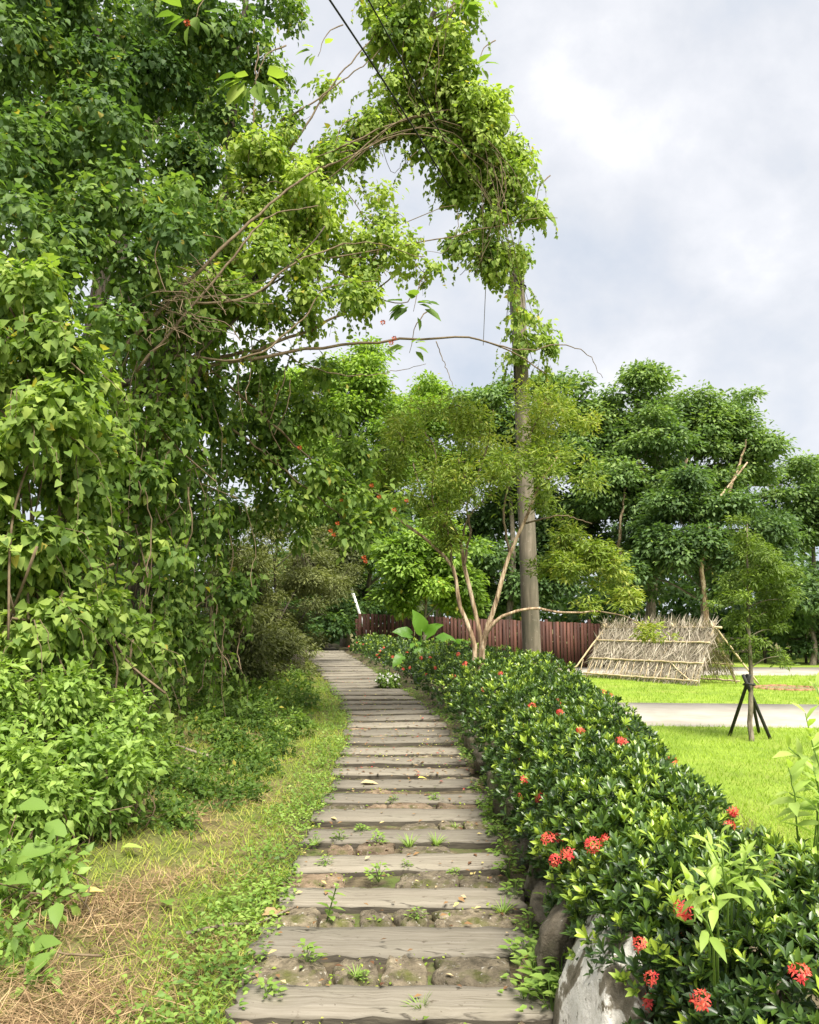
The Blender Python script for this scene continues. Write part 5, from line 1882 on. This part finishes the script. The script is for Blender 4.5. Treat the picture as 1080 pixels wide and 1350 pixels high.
# green and yellowing grass of the left verge
x, y, rel = scatter(85000, -3.6, -.58, 2.4, 26)
fld = field(x, y)
near_path = np.exp(-((rel + .75) / .32) ** 2)
strawy = 1.4 * np.exp(-((rel + 1.32) / .36) ** 2) * sm((4.9 - y) / .8)
k = rng.random(len(x)) < np.clip(.55 - .25 * fld - .4 * strawy + .8 * near_path, .12, 1)
x, y, rel, fld = x[k], y[k], rel[k], fld[k]
m = len(x)
npth = np.exp(-((rel + .80) / .30) ** 2)
pos = np.stack([x, y, gz(x, y) - .005], -1)
a = rng.uniform(0, 6.28, m)
d = np.stack([np.cos(a) * .7, np.sin(a) * .7, rng.uniform(.25, 1.0, m)], -1)
mb = MB()
put_leaves(mb, BLADE, pos, d, np.stack([-np.cos(a), -np.sin(a), np.full(m, .9)], -1), rng.uniform(.04, .11, m) * (1 + .25 * (y > 8)), .70 + .16 * fld + rng.normal(size=m) * .2 - .34 * npth)
mb.build('verge_grass', M_grass, kind='stuff', smooth=False)

# small round-leaved weeds thick along the path's left edge
x, y, rel = scatter(26000, -1.35, -.52, 2.4, 16)
k = rng.random(len(x)) < np.exp(-((rel + .72) / .20) ** 2) * np.clip(.75 + .4 * field(x, y, 1.6, 2), .1, 1)
x, y = x[k], y[k]
m = len(x)
a = rng.uniform(0, 6.28, m)
pos = np.stack([x, y, gz(x, y) + rng.uniform(.01, .075, m)], -1)
d = np.stack([np.cos(a), np.sin(a), rng.normal(size=m) * .25], -1)
mb = MB()
put_leaves(mb, OVATE, pos, d, np.array([[0, 0, 1.]]) + rng.normal(size=(m, 3)) * .35, rng.uniform(.016, .038, m), .5 + .2 * field(x, y, 2.3) + rng.normal(size=m) * .15)
mb.build('verge_weeds', M_weed, kind='stuff', smooth=False)

# lawn blades
n_ = 120000
y = 3.0 * (26 / 3.0) ** rng.random(n_)
x = y * rng.uniform(.10, .62, n_)
lane1 = np.abs(y - (14.2 + (x - 2.6) * (-4.2 / 37.4))) < 1.8
k = ((x - xc(y)) > 2.3) & ~lane1 & (y < 24.6)
x, y = x[k], y[k]
m = len(x)
a = rng.uniform(0, 6.28, m)
pos = np.stack([x, y, np.full(m, LAWN_Z + .004)], -1)
d = np.stack([np.cos(a) * .6, np.sin(a) * .6, rng.uniform(.4, 1, m)], -1)
mb = MB()
put_leaves(mb, (np.array([(-.05, 0, 0), (.05, 0, 0), (0, 1, -.1)]), np.array([(0, 1, 2)])), pos, d, np.stack([-np.cos(a), -np.sin(a), np.full(m, .8)], -1), rng.uniform(.025, .055, m) * (1 + y / 16), .45 + .18 * field(x, y, .8) + rng.normal(size=m) * .2)
mb.build('lawn_grass', M_lawnblade, kind='stuff', smooth=False)

# soil-edge weeds on the hedge side
x, y, rel = scatter(9000, .55, .85, 3.2, 20)
m = len(x)
a = rng.uniform(0, 6.28, m)
k = rng.random(m) < np.clip(.35 + .5 * field(x, y, 1.4, 5), .05, 1)
x, y, a = x[k], y[k], a[k]
m = len(x)
pos = np.stack([x, y, np.maximum(gz(x, y), pz(y) - .03) + rng.uniform(0, .07, m)], -1)
d = np.stack([np.cos(a), np.sin(a), rng.normal(size=m) * .3], -1)
mb = MB()
put_leaves(mb, DIAM, pos, d, np.array([[0, 0, 1.]]) + rng.normal(size=(m, 3)) * .4, rng.uniform(.022, .045, m), rng.uniform(.1, .8, m))
mb.build('edge_weeds', M_weed, kind='stuff', smooth=False)

# moss and debris in the gaps of the path
x, y, rel = scatter(7000, -.62, .62, 2.8, 22)
ingap = np.ones(len(x), bool)
for (b0, b1) in beams:
    ingap &= ~((y > b0 + .0) & (y < b1 - .0))
k = ingap & (rng.random(len(x)) < np.clip(.3 + .4 * field(x, y, 2.2, 1), .03, .8))
x, y = x[k], y[k]
m = len(x)
a = rng.uniform(0, 6.28, m)
pos = np.stack([x, y, pz(y) - .012 + rng.uniform(-.008, .012, m)], -1)
d = np.stack([np.cos(a), np.sin(a), rng.normal(size=m) * .3], -1)
mb = MB()
put_leaves(mb, DIAM, pos, d, np.array([[0, 0, 1.]]) + rng.normal(size=(m, 3)) * .4, rng.uniform(.012, .028, m), rng.uniform(0, .8, m))
mb.build('path_moss', M_grass, kind='stuff', smooth=False)

# fallen petals and crumbs of leaf on the far half of the path
x, y, rel = scatter(1100, -.6, .6, 3.2, 17)
k = rng.random(len(x)) < np.where((y > 7.2) & (y < 12.5), 1, .25)
x, y = x[k], y[k]
m = len(x)
a = rng.uniform(0, 6.28, m)
pos = np.stack([x, y, pz(y) + .010 + rng.uniform(0, .005, m)], -1)
d = np.stack([np.cos(a), np.sin(a), rng.normal(size=m) * .1], -1)
mb = MB()
put_leaves(mb, DIAM, pos, d, np.array([[0, 0, 1.]]) + rng.normal(size=(m, 3)) * .15, rng.uniform(.02, .05, m), np.where(rng.random(m) < .7, rng.uniform(0, .45, m), rng.uniform(.5, .9, m)))
mb.build('leaf_litter', M_dead, kind='stuff', smooth=False)
mb = MB()
k = (rng.random(m) < .16) & (y > 6.5)
put_leaves(mb, DIAM, pos[k] + [.01, .02, .003], d[k][:, [1, 0, 2]], np.repeat(np.array([[0, 0, 1.]]), k.sum(), 0), rng.uniform(.02, .04, k.sum()), rng.uniform(0, .6, k.sum()))
mb.build('fallen_petals', M_petal, kind='stuff', smooth=False)


def fallen(px_, py_, s, tone, yaw, label, mat=M_dead, name='fallen_leaf'):
    g_ = G(px_, py_)
    if abs(g_[0] - float(xc(g_[1]))) < .65:
        g_[2] = float(pz(g_[1])) + .012
    else:
        g_[2] += .04
    mb_ = MB()
    put_leaves(mb_, OVATE, np.zeros((1, 3)), np.array([[math.cos(yaw), math.sin(yaw), .05]]), np.array([[.1, -.1, 1.]]), np.array([s]), np.array([tone]))
    o = bpy.data.objects.new(name, mb_.mesh(name, mat, smooth=False))
    o.location = g_
    col.objects.link(o)
    tag(o, label, 'fallen leaf')


fallen(475, 1040, .17, .72, .1, 'large beige fallen leaf lying across a sleeper left of centre')
fallen(551, 1033, .08, 1.0, .2, 'small yellow fallen leaf on a sleeper right of centre')
fallen(345, 1221, .15, .5, .6, 'tan fallen leaf at the left end of the third sleeper')
fallen(434, 1000, .07, .0, 1.2, 'dark curled leaf on the left half of the path')
fallen(445, 1000, .0701, .3, 2.2, 'brown leaf beside the dark curled leaf on the path')
fallen(222, 1205, .13, .5, 2.0, 'green leaf dropped flat on the dry grass', M_weed)
fallen(160, 1127, .12, .95, .3, 'yellow-green leaf lying at the edge of the dry grass', M_pale)
fallen(103, 1188, .12, .9, .5, 'yellowed leaf beside the low bush on dry grass')


def stick(pts, r, label, name='fallen_branch'):
    g_ = [G(a, b) + np.array([0, 0, h]) for a, b, h in pts]
    mb_ = MB()
    c_ = curve(g_, 10, .004)
    tube(mb_, c_, np.linspace(r, r * .6, len(c_)), 7, jit=.1)
    tag(mb_.build(name, M_greybark, origin=c_[0]), label, 'branch')


stick([(288, 1008, .05), (255, 1000, .06), (210, 990, .10)], .018, 'brown fallen branch in the grass beside the low bush, its cut end towards the path')
stick([(262, 1025, .03), (235, 1015, .05), (205, 1008, .08)], .012, 'thinner fallen stick in front of the cut branch')
stick([(245, 1240, .03), (310, 1228, .03), (345, 1226, .04), (392, 1213, .06)], .008, 'long thin dead stick reaching from the dry grass to the sleepers')
stick([(185, 975, .20), (198, 965, .26), (206, 957, .30)], .018, 'short pale broken branch stub poking out of the bush')
